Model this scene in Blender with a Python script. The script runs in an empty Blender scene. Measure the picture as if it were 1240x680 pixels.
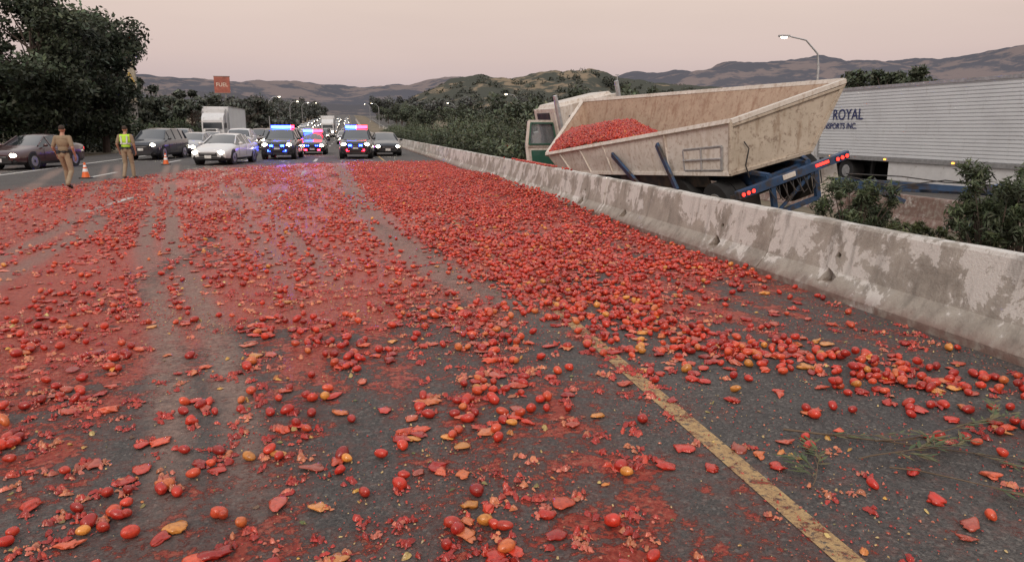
import bpy, math, random
import numpy as np
from mathutils import Vector, Matrix
random.seed(7); rng=np.random.default_rng(11)
S=bpy.context.scene
COL=S.collection
R=math.radians

# ------------------------------------------------------------------ noise
def _h(i,j,s):
    v=np.sin(i*127.1+j*311.7+s*74.7)*43758.5453
    return v-np.floor(v)
def vn(x,y,s=0):
    x=np.asarray(x,float); y=np.asarray(y,float)
    i=np.floor(x); j=np.floor(y); fx=x-i; fy=y-j
    fx=fx*fx*(3-2*fx); fy=fy*fy*(3-2*fy)
    return (_h(i,j,s)*(1-fx)*(1-fy)+_h(i+1,j,s)*fx*(1-fy)+_h(i,j+1,s)*(1-fx)*fy+_h(i+1,j+1,s)*fx*fy)
def fbm(x,y,s=0,o=4):
    t=0;a=.5;n=0
    for k in range(o):
        t=t+a*vn(x,y,s+k*3.1); n+=a; a*=.5; x=x*2.03+5.1; y=y*2.03+1.7
    return t/n
def ss(a,b,x):
    t=np.clip((np.asarray(x,float)-a)/(b-a),0,1); return t*t*(3-2*t)
def hz(y):
    return 14*ss(120,760,y)

# ------------------------------------------------------------------ mesh builder
class MB:
    def __init__(s):
        s.V=[];s.n=0;s.L=[];s.T=[];s.M=[];s.C=[];s.X=None
    def add(s,v,f,m=0,c=None):
        v=np.asarray(v,float).reshape(-1,3)
        if s.X is not None:
            A=np.array(s.X); v=v@A[:3,:3].T+A[:3,3]
        k=len(v)
        if isinstance(f,np.ndarray):
            s.L.append((f+s.n).ravel()); s.T.append(np.full(len(f),f.shape[1])); nf=len(f)
        else:
            s.L.append(np.array([i+s.n for q in f for i in q])); s.T.append(np.array([len(q) for q in f])); nf=len(f)
        s.M.append(np.broadcast_to(np.asarray(m),(nf,)).copy())
        if c is None: c=(1,1,1)
        c=np.asarray(c,float)
        s.C.append(np.broadcast_to(c,(k,3)).copy())
        s.V.append(v); s.n+=k
    def box(s,c,d,m=0,rot=None,col=None,taper=1.0):
        a=np.array([[x,y,z] for z in(-.5,.5) for y in(-.5,.5) for x in(-.5,.5)],float)
        a[4:,:2]*=taper
        a*=np.array(d)
        if rot is not None:
            a=a@np.array(rot.to_3x3()).T
        a+=np.array(c)
        s.add(a,[(0,2,3,1),(4,5,7,6),(0,1,5,4),(2,6,7,3),(0,4,6,2),(1,3,7,5)],m,col)
    def beam(s,p,q,w,h,m=0,col=None,up=(0,0,1)):
        p=Vector(p);q=Vector(q);d=(q-p);l=d.length;d.normalize()
        x=d.cross(Vector(up)); 
        if x.length<1e-3: x=Vector((1,0,0))
        x.normalize(); z=x.cross(d)
        M=Matrix((x,d,z)).transposed()
        s.box((p+q)/2,(w,l,h),m,M,col)
    def tube(s,pts,rad,n=10,m=0,col=None,cap=True):
        P=[Vector(p) for p in pts]; vs=[];fs=[]
        px=None
        for i,p in enumerate(P):
            d=(P[min(i+1,len(P)-1)]-P[max(i-1,0)]); d.normalize()
            if px is None:
                px=d.orthogonal(); px.normalize()
            px=(px-d*px.dot(d)); px.normalize()
            py=d.cross(px)
            for k in range(n):
                a=2*math.pi*k/n
                vs.append(p+(px*math.cos(a)+py*math.sin(a))*rad[i])
        for i in range(len(P)-1):
            for k in range(n):
                fs.append((i*n+k,i*n+(k+1)%n,(i+1)*n+(k+1)%n,(i+1)*n+k))
        if cap:
            fs.append(tuple(range(n-1,-1,-1))); fs.append(tuple((len(P)-1)*n+k for k in range(n)))
        s.add(vs,fs,m,col)
    def cyl(s,p,q,r,n=12,m=0,r2=None,col=None):
        s.tube([p,q],[r,r if r2 is None else r2],n,m,col)
    def capsule(s,p,q,r1,r2,n=12,m=0,col=None):
        p=Vector(p);q=Vector(q);d=(q-p)
        if d.length<1e-6: d=Vector((0,0,1e-4))
        d=d.normalized(); pts=[];rad=[]
        for a in (88,60,30): pts.append(p-d*r1*math.sin(R(a)));rad.append(r1*math.cos(R(a)))
        pts.append(p);rad.append(r1);pts.append(q);rad.append(r2)
        for a in (30,60,88): pts.append(q+d*r2*math.sin(R(a)));rad.append(r2*math.cos(R(a)))
        s.tube(pts,rad,n,m,col)
    def ell(s,c,r,m=0,rot=None,col=None,nu=16,nv=10):
        vs=[(0,0,-1)]
        for j in range(1,nv):
            a=-math.pi/2+math.pi*j/nv
            for i in range(nu):
                b=2*math.pi*i/nu
                vs.append((math.cos(a)*math.cos(b),math.cos(a)*math.sin(b),math.sin(a)))
        vs.append((0,0,1)); fs=[]
        for i in range(nu): fs.append((0,1+(i+1)%nu,1+i))
        for j in range(nv-2):
            for i in range(nu):
                a=1+j*nu+i;b=1+j*nu+(i+1)%nu
                fs.append((a,b,b+nu,a+nu))
        t=len(vs)-1;o=1+(nv-2)*nu
        for i in range(nu): fs.append((t,o+i,o+(i+1)%nu))
        v=np.array(vs)*np.array(r)
        if rot is not None: v=v@np.array(rot.to_3x3()).T
        s.add(v+np.array(c),fs,m,col)
    def panel(s,a,b,c,d,t,m=0,col=None):
        a,b,c,d=[Vector(p) for p in(a,b,c,d)]
        n=(c-a).cross(d-b).normalized()*t
        s.add([a,b,c,d,a+n,b+n,c+n,d+n],[(3,2,1,0),(4,5,6,7),(0,1,5,4),(1,2,6,5),(2,3,7,6),(3,0,4,7)],m,col)
    def mesh(s,name,mats,smooth=None):
        V=np.concatenate(s.V);L=np.concatenate(s.L).astype(np.int32);T=np.concatenate(s.T).astype(np.int32)
        M=np.concatenate(s.M).astype(np.int32);C=np.concatenate(s.C)
        me=bpy.data.meshes.new(name)
        me.vertices.add(len(V)); me.vertices.foreach_set('co',V.astype(np.float32).ravel())
        me.loops.add(len(L)); me.loops.foreach_set('vertex_index',L)
        me.polygons.add(len(T)); st=np.concatenate([[0],np.cumsum(T)[:-1]]).astype(np.int32)
        me.polygons.foreach_set('loop_start',st); me.polygons.foreach_set('loop_total',T)
        me.polygons.foreach_set('material_index',M)
        for m in mats: me.materials.append(m)
        at=me.color_attributes.new('Col','FLOAT_COLOR','POINT')
        at.data.foreach_set('color',np.concatenate([C,np.ones((len(C),1))],1).astype(np.float32).ravel())
        me.update(calc_edges=True)
        if smooth is not None:
            me.polygons.foreach_set('use_smooth',np.ones(len(T),bool))
            if smooth<179: me.set_sharp_from_angle(angle=R(smooth))
        else: me.polygons.foreach_set('use_smooth',np.zeros(len(T),bool))
        return me
    def obj(s,name,mats,smooth=None,bevel=None,parent=None,loc=None):
        me=s.mesh(name,mats,smooth)
        return mkobj(name,me,parent,bevel,loc)
def mkobj(name,me,parent=None,bevel=None,loc=None,rz=0):
    o=bpy.data.objects.new(name,me); COL.objects.link(o)
    if parent: o.parent=parent
    if loc is not None: o.location=loc
    o.rotation_euler[2]=rz
    if bevel:
        b=o.modifiers.new('bev','BEVEL'); b.width=bevel; b.segments=2; b.limit_method='ANGLE'; b.angle_limit=R(40)
    return o
def empty(name,loc=(0,0,0)):
    e=bpy.data.objects.new(name,None); COL.objects.link(e); e.location=loc; e.empty_display_size=.1; return e

# ------------------------------------------------------------------ materials
class NT:
    def __init__(s,name):
        s.m=bpy.data.materials.new(name); s.m.use_nodes=True
        s.t=s.m.node_tree; s.b=s.t.nodes['Principled BSDF']
    def n(s,ty,**k):
        x=s.t.nodes.new(ty)
        for a,v in k.items(): setattr(x,a,v)
        return x
    def l(s,a,b): s.t.links.new(a,b)
    def pos(s): return s.n('ShaderNodeNewGeometry').outputs['Position']
    def obj(s): return s.n('ShaderNodeTexCoord').outputs['Object']
    def noise(s,vec,scale,detail=4,rough=.55,dist=0.):
        x=s.n('ShaderNodeTexNoise'); x.inputs['Scale'].default_value=scale; x.inputs['Detail'].default_value=detail
        x.inputs['Roughness'].default_value=rough; x.inputs['Distortion'].default_value=dist
        s.l(vec,x.inputs['Vector']); return x.outputs['Fac']
    def mr(s,v,a,b,c=0.,d=1.):
        x=s.n('ShaderNodeMapRange'); x.interpolation_type='SMOOTHSTEP'
        for i,q in zip((1,2,3,4),(a,b,c,d)): x.inputs[i].default_value=q
        s.l(v,x.inputs[0]); return x.outputs[0]
    def ma(s,op,a,b=None):
        x=s.n('ShaderNodeMath',operation=op)
        for i,q in enumerate((a,b)):
            if q is None: continue
            if isinstance(q,(int,float)): x.inputs[i].default_value=q
            else: s.l(q,x.inputs[i])
        return x.outputs[0]
    def mix(s,f,a,b,bt='MIX'):
        x=s.n('ShaderNodeMix',data_type='RGBA',blend_type=bt)
        if isinstance(f,(int,float)): x.inputs[0].default_value=f
        else: s.l(f,x.inputs[0])
        for i,q in ((6,a),(7,b)):
            if isinstance(q,tuple): x.inputs[i].default_value=q+(1,)
            else: s.l(q,x.inputs[i])
        return x.outputs[2]
    def ramp(s,f,st):
        x=s.n('ShaderNodeValToRGB'); e=x.color_ramp.elements
        while len(e)<len(st): e.new(.5)
        for i,(p,c) in enumerate(st): e[i].position=p; e[i].color=tuple(c)+(1,)
        s.l(f,x.inputs[0]); return x.outputs[0]
    def bump(s,h,strength=.3,dist=.02):
        x=s.n('ShaderNodeBump'); x.inputs['Strength'].default_value=strength; x.inputs['Distance'].default_value=dist
        s.l(h,x.inputs['Height']); s.l(x.outputs[0],s.b.inputs['Normal'])
    def set(s,**k):
        for a,v in k.items():
            i=s.b.inputs[a.replace('_',' ')]
            if isinstance(v,(int,float)): i.default_value=v
            elif isinstance(v,tuple): i.default_value=v+(1,)
            else: s.l(v,i)
_mc={}
def mat(name,c,rough=.6,metal=0.,var=.25,scale=6,bump=0.,dirt=None,dirtamt=.5,coat=0.,bscale=None):
    if name in _mc: return _mc[name]
    N=NT(name); v=N.obj()
    f=N.noise(v,scale,5,.6)
    col=N.ramp(f,[(.3,tuple(x*(1-var) for x in c)),(.7,tuple(min(1,x*(1+var)) for x in c))])
    if dirt:
        f2=N.noise(v,scale*.6+1.3,8,.65)
        col=N.mix(N.mr(f2,.62-dirtamt*.3,.75-dirtamt*.2),col,dirt)
    N.set(Base_Color=col,Roughness=rough,Metallic=metal)
    N.b.inputs['Coat Weight'].default_value=coat
    if bump: N.bump(N.noise(v,bscale or scale*4,4),bump,.02)
    _mc[name]=N.m
    return N.m
def emis(name,c,st,sample=False):
    N=NT(name); N.set(Base_Color=c,Roughness=.3,Emission_Strength=float(st)); N.b.inputs['Emission Color'].default_value=c+(1,)
    if not sample: N.m.cycles.emission_sampling='NONE'
    return N.m
def attrmat(name,rough=.5,trans=0.,bump=0.,spec=.5,var=True,coat=0.,sss=0.):
    N=NT(name); a=N.n('ShaderNodeAttribute'); a.attribute_name='Col'
    col=a.outputs['Color']
    if var:
        f=N.noise(N.pos(),45,4,.65)
        if var=='tom':
            col=N.mix(N.mr(f,.42,.72,.0,.5),col,(.13,.012,.006)); col=N.mix(N.mr(N.noise(N.pos(),60,3),.60,.75,0,.3),col,(.62,.17,.07))
        else: col=N.mix(N.mr(f,.35,.7,.0,.4),col,(.02,.03,.015))
    N.set(Base_Color=col,Roughness=rough); N.b.inputs['Specular IOR Level'].default_value=spec
    N.b.inputs['Coat Weight'].default_value=coat
    if bump: N.bump(N.noise(N.pos(),120,3),bump,.01)
    return N.m

M_tire=mat('tire_rubber',(.018,.018,.019),.85)
M_black=mat('black_trim',(.015,.015,.017),.5)
M_glass=mat('car_glass',(.02,.025,.03),.08,var=.1,coat=.5)
M_rim=mat('wheel_metal',(.35,.35,.36),.35,.8)
M_chrome=mat('chrome_metal',(.5,.5,.52),.25,.9)
M_head=emis('headlamp',(1,.88,.66),40)
M_headoff=emis('headlamp_dim',(1,.88,.7),5)
M_amber=emis('amber_lamp',(1,.35,.05),4)
M_redl=emis('red_lamp',(1,.03,.02),4)
M_blue=emis('police_blue',(.012,.035,1),60,True)
M_redp=emis('police_red',(1,.012,.03),36,True)
M_plate=mat('plate',(.6,.6,.58),.5)
M_tom=attrmat('tomato_skin',.26,0,.3,.5,'tom',coat=.25)
M_leaf=attrmat('leaves',.6,0,0,.3)
M_bark=mat('bark',(.07,.05,.04),.9,bump=.6,scale=5)

# ------------------------------------------------------------------ camera
cam=bpy.data.cameras.new('camera'); co=bpy.data.objects.new('camera',cam); COL.objects.link(co)
co.location=(0,0,1.7); co.rotation_euler=(R(90-11.56),0,R(-12.28))
cam.sensor_width=36; cam.lens=26.13; cam.clip_end=12000; cam.clip_start=.05
S.camera=co
# ------------------------------------------------------------------ world
w=bpy.data.worlds.new('World'); S.world=w; w.use_nodes=True
t=w.node_tree; bg=t.nodes['Background']
tc=t.nodes.new('ShaderNodeTexCoord'); sp=t.nodes.new('ShaderNodeSeparateXYZ'); t.links.new(tc.outputs['Generated'],sp.inputs[0])
rp=t.nodes.new('ShaderNodeValToRGB'); e=rp.color_ramp.elements
st=[(0,(.45,.39,.44)),(.05,(.54,.435,.45)),(.09,(.63,.495,.47)),(.16,(.72,.575,.51)),(.4,(.86,.79,.74)),(1,(.82,.86,.94))]
while len(e)<len(st): e.new(.5)
for i,(p,c) in enumerate(st): e[i].position=p; e[i].color=c+(1,)
t.links.new(sp.outputs['Z'],rp.inputs[0])
sk=t.nodes.new('ShaderNodeTexSky'); sk.sky_type='NISHITA'; sk.sun_disc=False; sk.sun_elevation=R(3); sk.sun_rotation=R(200)
ml=t.nodes.new('ShaderNodeMix'); ml.data_type='RGBA'; ml.blend_type='ADD'; ml.inputs[0].default_value=.01
t.links.new(rp.outputs[0],ml.inputs[6]); t.links.new(sk.outputs[0],ml.inputs[7])
mp=t.nodes.new('ShaderNodeMapping'); mp.inputs['Scale'].default_value=(1,1,6); t.links.new(tc.outputs['Generated'],mp.inputs[0])
ns=t.nodes.new('ShaderNodeTexNoise'); ns.inputs['Scale'].default_value=1.6; ns.inputs['Detail'].default_value=5; t.links.new(mp.outputs[0],ns.inputs[0])
mr=t.nodes.new('ShaderNodeMapRange'); mr.inputs[1].default_value=.3; mr.inputs[2].default_value=.7; mr.inputs[3].default_value=.95; mr.inputs[4].default_value=1.05
t.links.new(ns.outputs['Fac'],mr.inputs[0])
m2=t.nodes.new('ShaderNodeVectorMath'); m2.operation='SCALE'; t.links.new(ml.outputs[2],m2.inputs[0]); t.links.new(mr.outputs[0],m2.inputs['Scale'])
t.links.new(m2.outputs[0],bg.inputs['Color']); bg.inputs['Strength'].default_value=1.0
su=bpy.data.lights.new('sun','SUN'); su.energy=1.5; su.angle=R(20); su.color=(1,.87,.75)
so=bpy.data.objects.new('sun',su); COL.objects.link(so)
so.rotation_euler=Vector((.35,.75,-.6)).to_track_quat('-Z','Y').to_euler()
S.view_settings.view_transform='Standard'; S.view_settings.look='None'; S.view_settings.exposure=0

# ------------------------------------------------------------------ spill fields
def xt1(y): return np.interp(y,[0,4.3,6.1,11.6,24.5,40],[-.1,-.86,-1.26,-2.77,-5.47,-8.5])
def xt2(y): return np.interp(y,[0,5.9,8,12.1,20.2,40],[2.3,1.7,1.18,.58,.15,-.5])
def xt3(y): return np.interp(y,[0,5,9.6,14.2,25,40],[-3.2,-3.7,-4.0,-4.4,-7,-11])
def xt4(y): return np.interp(y,[3,9,26,40],[.9,-.3,-3.6,-6.5])
def yend(x): return np.interp(x,[-14,-12,-9,-7.8,-6,0],[16,19,22.5,27,34,39])
def tracks(x,y):
    g=lambda d,w:np.exp(-(d/w)**4)
    w=.75+.6*fbm(x*.8,y*.5,31)
    m=np.maximum(g(x-xt1(y)-.19,.13*w),g(x-xt1(y)+.19,.13*w))*ss(2.5,5,y)
    m=np.maximum(m,g(x-xt2(y),.30*w)*ss(5.5,8,y)*.85)
    m=np.maximum(m,g(x-xt3(y),.16*w)*.85); m=np.maximum(m,g(x-xt3(y)+.5,.13*w)*.75)
    m=np.maximum(m,g(x-xt3(y)+2.3,.22*w)*.8); m=np.maximum(m,g(x-xt3(y)+4.4,.2*w)*.7)
    m=np.maximum(m,g(x-xt4(y),.15*w)*.6*ss(7,10,y)); m=np.maximum(m,g(x-xt4(y)+.5,.13*w)*.55*ss(7,10,y))
    return m*(.55+.45*ss(.35,.5,fbm(x*.3,y*.22,44,2)))
def strip(x,y):
    P=np.array([[1.9,8.2],[2.5,6.3],[3.05,4.9],[4.1,3.5]]); d=np.full(np.shape(x),9.)
    for a,b in zip(P[:-1],P[1:]):
        ab=b-a; tt=np.clip(((x-a[0])*ab[0]+(y-a[1])*ab[1])/(ab@ab),0,1)
        d=np.minimum(d,np.hypot(x-a[0]-tt*ab[0],y-a[1]-tt*ab[1]))
    return d
def mound(x,y):
    e=np.exp(-((x-4.7)/1.1)**2)*ss(11,17,y)*(1-ss(25,31,y))
    return e*(.10+.14*fbm(x*1.3,y*1.3,8))
def rho(x,y):
    far=ss(4.8,9.0,y); right=ss(-.1,.5,x-xt2(y))
    cl=ss(.4,.6,fbm(x*1.2,y*1.0,3)); cl2=ss(.52,.66,fbm(x*2.0,y*1.7,5,3))
    cl3=ss(.42,.56,fbm(x*.5,y*.35,9,3)); cl4=ss(.45,.62,fbm(x*1.7,y*.28,10,3))
    r=far*(right*130*(.3+.7*cl)+(1-right)*66*(.03+.7*cl*cl3+.65*cl4+.1*cl2))+(1-far)*(2.6+64*cl2*cl3)
    r=r+140*np.exp(-(strip(x,y)/.6)**2)*(.10+.9*ss(.42,.55,fbm(x*2.2,y*2.2,12,3)))
    bare=ss(3.3,3.9,x)*(1-ss(6.8,9,y))*ss(.35,.8,strip(x,y))
    r=r*(1-.72*bare)
    r=r*(1-.95*tracks(x,y))*(1-ss(-4,3,y-yend(x)))
    r=r+mound(x,y)*300
    return r*ss(-15.5,-12,x)
def pulp(x,y):
    far=ss(3.5,9,y); right=ss(-.1,.5,x-xt2(y))
    p=.42+.36*far-.12*right*(1-ss(8,14,y))+.6*(fbm(x*.9,y*.5,15)-.5)+.5*(fbm(x*3.2,y*.5,16)-.5)
    p=p+.18*(1-ss(-3,1.2,x))*(1-far)
    bare=ss(3.4,4.0,x)*(1-ss(8,11,y)); p=p-.14*bare
    p=p*(1-.75*ss(-3,7,y-yend(x)))*(1-ss(38,46,y))*ss(-16,-13,x)
    return np.clip(p,0,1)

def road_material(name,paint=None,simple=False,worn=(.42,.56),fieldamt=1.):
    N=NT(name); P=N.pos()
    fine=N.noise(P,85,3,.75)
    v=N.n('ShaderNodeTexVoronoi'); v.inputs['Scale'].default_value=62; N.l(P,v.inputs['Vector'])
    agg=N.mix(.5,N.ramp(fine,[(.38,(.020,.0195,.0195)),(.66,(.125,.117,.112))]),N.ramp(v.outputs['Color'],[(.2,(.025,.023,.023)),(.75,(.095,.088,.083)),(.95,(.24,.22,.20))]))
    big=N.noise(P,.7,4,.6)
    col=N.mix(1.,agg,N.ramp(big,[(.3,(.78,.77,.77)),(.7,(1.3,1.22,1.16))]),'MULTIPLY')
    if paint:
        wear=N.mr(N.noise(P,26,6,.75),worn[0],worn[1])
        col=N.mix(wear,N.mix(fine,paint,tuple(x*.7 for x in paint)),col)
    if not simple:
        at=N.n('ShaderNodeAttribute'); at.attribute_name='Col'
        se=N.n('ShaderNodeSeparateColor'); N.l(at.outputs['Color'],se.inputs[0])
        n1=N.noise(P,3.2,7,.72,.5); nf=N.noise(P,17,6,.75,.4)
        cmb=N.ma('ADD',N.ma('MULTIPLY',n1,.55),N.ma('MULTIPLY',nf,.45))
        val=N.ma('ADD',cmb,N.ma('MULTIPLY',N.ma('SUBTRACT',se.outputs[0],.5),.42*fieldamt))
        pm=N.mr(val,.505,.54)
        n2=N.noise(P,26,7,.75,.5)
        pc=N.ramp(n2,[(.28,(.15,.014,.009)),(.40,(.35,.028,.016)),(.50,(.52,.065,.038)),(.60,(.60,.16,.10)),(.73,(.62,.30,.18))])
        halo=N.mr(val,.40,.52,0,.42)
        col=N.mix(halo,col,(.165,.055,.042))
        tr=N.ma('MULTIPLY',se.outputs[1],N.mr(N.noise(P,9,5,.75),.3,.55,.35,1))
        pm=N.ma('MULTIPLY',pm,N.ma('SUBTRACT',1,N.ma('MULTIPLY',tr,.85)))
        col=N.mix(N.ma('MULTIPLY',pm,.92),col,pc)
        col=N.mix(N.ma('MULTIPLY',tr,.7),col,N.ramp(n2,[(.35,(.16,.095,.075)),(.65,(.44,.29,.23))]))
        spk=N.mr(N.noise(P,110,2,.6),.66,.72,0,.8)
        col=N.mix(N.ma('MULTIPLY',spk,N.mr(se.outputs[0],.15,.5)),col,(.42,.16,.07))
        N.l(N.mr(pm,0,1,.75,.34),N.b.inputs['Roughness'])
        N.bump(N.ma('ADD',N.ma('MULTIPLY',fine,.5),N.ma('MULTIPLY',n2,N.ma('MULTIPLY',pm,2.5))),.9,.025)
    else:
        N.set(Roughness=.75); N.bump(fine,.5,.01)
    N.set(Base_Color=col)
    return N.m
M_road=road_material('asphalt_with_pulp')
M_road2=road_material('asphalt_plain',simple=True)
M_yel=road_material('yellow_paint',(.58,.38,.17),worn=(.50,.64),fieldamt=.55)
M_wht=road_material('white_paint',(.74,.72,.68),worn=(.54,.66),fieldamt=.5)

def grid(xs,ys,zf,name,m,field=False,amt=1.):
    X,Y=np.meshgrid(xs,ys); Z=zf(X,Y); nx=len(xs);ny=len(ys)
    V=np.stack([X,Y,Z],-1).reshape(-1,3)
    i=np.arange(nx-1);j=np.arange(ny-1);I,J=np.meshgrid(i,j); a=(J*nx+I).ravel()
    F=np.stack([a,a+1,a+nx+1,a+nx],1)
    C=(1,1,1)
    if field:
        x=V[:,0];y=V[:,1]; C=np.stack([pulp(x,y)*amt,tracks(x,y)*(1-ss(34,44,y)),np.zeros(len(x))],1)
    b=MB(); b.add(V,F,0,C); return b.obj(name,[m],smooth=180)
ysr=np.concatenate([np.arange(-8,0,1.),np.arange(0,46,.09),np.arange(46,120,4.),np.arange(120,1000,20.)])
def zr0(x,y): return hz(y)+.012*(fbm(x*.3,y*.3,2)-.5)*(y<60)
road=grid(np.concatenate([np.arange(-16,-12,.2),np.arange(-12,5.62,.07)]),ysr,zr0,'road',M_road,True)
ys2=np.concatenate([np.arange(-8,120,8.),np.arange(120,1000,20.)])
grid(np.arange(14.0,30.1,2.),ys2,lambda x,y:hz(y)-.65,'road',M_road2)
def zr(x,y): return zr0(x,y)+.004
yl=np.concatenate([np.arange(-6,40,.2),np.arange(40,120,4.),np.arange(120,900,20.)])
grid(np.array([1.835,1.9,1.955]),yl,zr,'lane_line',M_yel,True,.8)
b=MB()
def strip_(b,x0,x1,yy,amt):
    X,Y=np.meshgrid(np.array([x0,x1]),yy); V=np.stack([X,Y,zr(X,Y)],-1).reshape(-1,3); a=np.arange(len(yy)-1)*2
    b.add(V,np.stack([a,a+1,a+3,a+2],1),0,np.stack([pulp(V[:,0],V[:,1])*amt,tracks(V[:,0],V[:,1])*.3,V[:,0]*0],1))
strip_(b,-12.84,-12.66,yl,.5)
for lx in (-1.75,-5.4,-9.05):
    for k in range(0,26):
        y0=5+k*12.0
        if lx>-2 and y0<15: continue
        strip_(b,lx-.08,lx+.08,np.arange(y0,y0+3.6,.2),.62 if lx>-6 else .35)
b.obj('lane_line',[M_wht],smooth=180)
b=MB()
for lx in (15.2,18.6,22.0,25.8,29):
    for k in range(40):
        y0=-4+k*12; 
        L=12 if lx in(15.2,29) else 3
        V=[(lx-.06,y0,hz(y0)-.645),(lx+.06,y0,hz(y0)-.645),(lx+.06,y0+L,hz(y0+L)-.645),(lx-.06,y0+L,hz(y0+L)-.645)]
        b.add(V,[(0,1,2,3)],0)
b.obj('lane_line',[mat('white_paint_far',(.5,.49,.46),.7)])

# ------------------------------------------------------------------ ground
N=NT('dry_ground'); P=N.pos()
c=N.ramp(N.noise(P,.35,8,.65),[(.3,(.09,.075,.05)),(.5,(.17,.13,.085)),(.7,(.26,.20,.13))])
c=N.mix(N.mr(N.noise(P,2.2,6),.5,.65,0,.7),c,(.06,.065,.035))
N.set(Base_Color=c,Roughness=.95); N.bump(N.noise(P,12,6,.7),.6,.05); M_ground=N.m
def gz(x,y):
    l=np.interp(x,[-60,-30,-17,-15.9,5.5,6.2,9.5,13.9,14.3,30,31,60],[-.6,-.4,-.15,-.06,-.06,-.07,-.25,-.68,-.72,-.72,-.6,-.3])
    return l+hz(y)+ (fbm(x*.4,y*.4,21)-.5)*.15*(((x>6.2)&(x<13.6))|(x<-17))
xs=np.concatenate([[-5000,-3000,-1500,-800,-400,-200,-120,-80],np.arange(-60,-17,3.),[-17,-15.9,0,5.5,6.2],np.arange(6.7,13.8,.6),[13.9,14.3,20,30,31,36,45,60,80,120,200,400,800,1500,3000,5000]])
ys=np.concatenate([[-60,-30],np.arange(-10,40,.8),np.arange(40,120,5.),np.arange(120,900,20.),[1200,2000,3500,6000]])
grid(xs,ys,gz,'ground',M_ground)

# ------------------------------------------------------------------ barriers
N=NT('concrete_painted'); P=N.pos()
se=N.n('ShaderNodeSeparateXYZ'); N.l(P,se.inputs[0])
c=N.ramp(N.noise(P,3,10,.7),[(.3,(.23,.205,.175)),(.5,(.34,.305,.262)),(.7,(.44,.40,.345))])
pn=N.noise(P,1.9,12,.68,.3)
zz=N.mr(se.outputs[2],.05,.5,-.02,.05)
pv=N.ma('ADD',pn,zz)
pm=N.mr(pv,.545,.56)
c=N.mix(N.mr(pv,.48,.54,0,.35),c,(.46,.43,.39))
c=N.mix(N.ma('MULTIPLY',pm,.85),c,(.66,.63,.59))
c=N.mix(N.mr(N.noise(P,7,8,.7),.57,.72,0,.6),c,(.13,.11,.09))
mpn=N.n('ShaderNodeMapping'); mpn.inputs['Scale'].default_value=(6,6,.7); N.l(P,mpn.inputs[0])
c=N.mix(N.mr(N.noise(mpn.outputs[0],1.,6,.6),.50,.72,0,.5),c,(.12,.105,.09))
low=N.ma('MULTIPLY',N.mr(se.outputs[2],.02,.20,1,0),N.mr(N.noise(P,9,6),.3,.6,.3,1))
c=N.mix(N.ma('MULTIPLY',low,.75),c,(.16,.07,.055))
N.set(Base_Color=c,Roughness=.85); N.bump(N.noise(P,40,8,.7),.7,.02); M_conc=N.m
def barrier_seg(b,x0,y0,y1,zb=0.,h=.75,zf=0.,ny=24):
    prof=[(0,0),(0,.07),(.13,.25),(.215,h-.03),(.235,h),(.365,h),(.385,h-.03),(.47,.25),(.60,.07),(.60,0)]
    yy=np.linspace(y0,y1,ny); V=[]
    for y in yy:
        for (px,pz) in prof:
            V.append((x0+px,y,zb+pz+ (hz(y) if y>100 else 0)))
    V=np.array(V); V[:,0]+=(vn(V[:,1]*3,V[:,2]*6,41)-.5)*.014; V[:,2]+=np.where(V[:,2]>zb+.5,(vn(V[:,1]*4,V[:,0]*9,42)-.5)*.018,0)
    k=len(prof); F=[]
    for i in range(ny-1):
        for j in range(k-1): F.append((i*k+j,i*k+j+1,(i+1)*k+j+1,(i+1)*k+j))
        F.append((i*k+k-1,i*k,(i+1)*k,(i+1)*k+k-1))
    F.append(tuple(range(k-1,-1,-1))); F.append(tuple((ny-1)*k+j for j in range(k)))
    b.add(V,F,0)
def boolean(o,cut):
    n0=len(o.data.vertices)
    m=o.modifiers.new('b','BOOLEAN'); m.operation='DIFFERENCE'; m.object=cut; m.solver='EXACT'
    bpy.context.view_layer.update()
    dg=bpy.context.evaluated_depsgraph_get(); me=bpy.data.meshes.new_from_object(o.evaluated_get(dg))
    o.modifiers.clear()
    if len(me.vertices)>n0*.8: o.data=me
    else: print('boolean kept original')
    bpy.data.objects.remove(cut)
bar=empty('concrete_barrier')
y=-4.03
while y<30:
    b=MB(); sh=random.uniform(-.014,.014); barrier_seg(b,4.75+sh,y+.016,y+5.980)
    o=b.obj('segment',[M_conc],parent=bar)
    if -5<y<20:
        cb=MB()
        for yy in (y+1.25,y+4.75):
            cb.box((4.82+sh,yy,.17),(.3,.2,.16),0,Matrix.Rotation(.35,3,'X'))
            cb.box((4.90+sh,yy-.05,.42),(.12,.06,.06),0,Matrix.Rotation(.35,3,'X'))
        cut=cb.obj('cut',[M_conc])
        boolean(o,cut)
    m=o.modifiers.new('bev','BEVEL'); m.width=.006; m.segments=1; m.limit_method='ANGLE'; m.angle_limit=R(50)
    y+=6
b=MB()
while y<420:
    barrier_seg(b,4.75,y+.012,y+5.985,ny=3); y+=6
b.obj('segments_far',[M_conc],parent=bar)
b=MB(); y=-6
while y<300:
    barrier_seg(b,13.6,y+.012,y+5.985,zb=-.7,ny=4); y+=6
b.obj('concrete_barrier',[M_conc])

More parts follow.
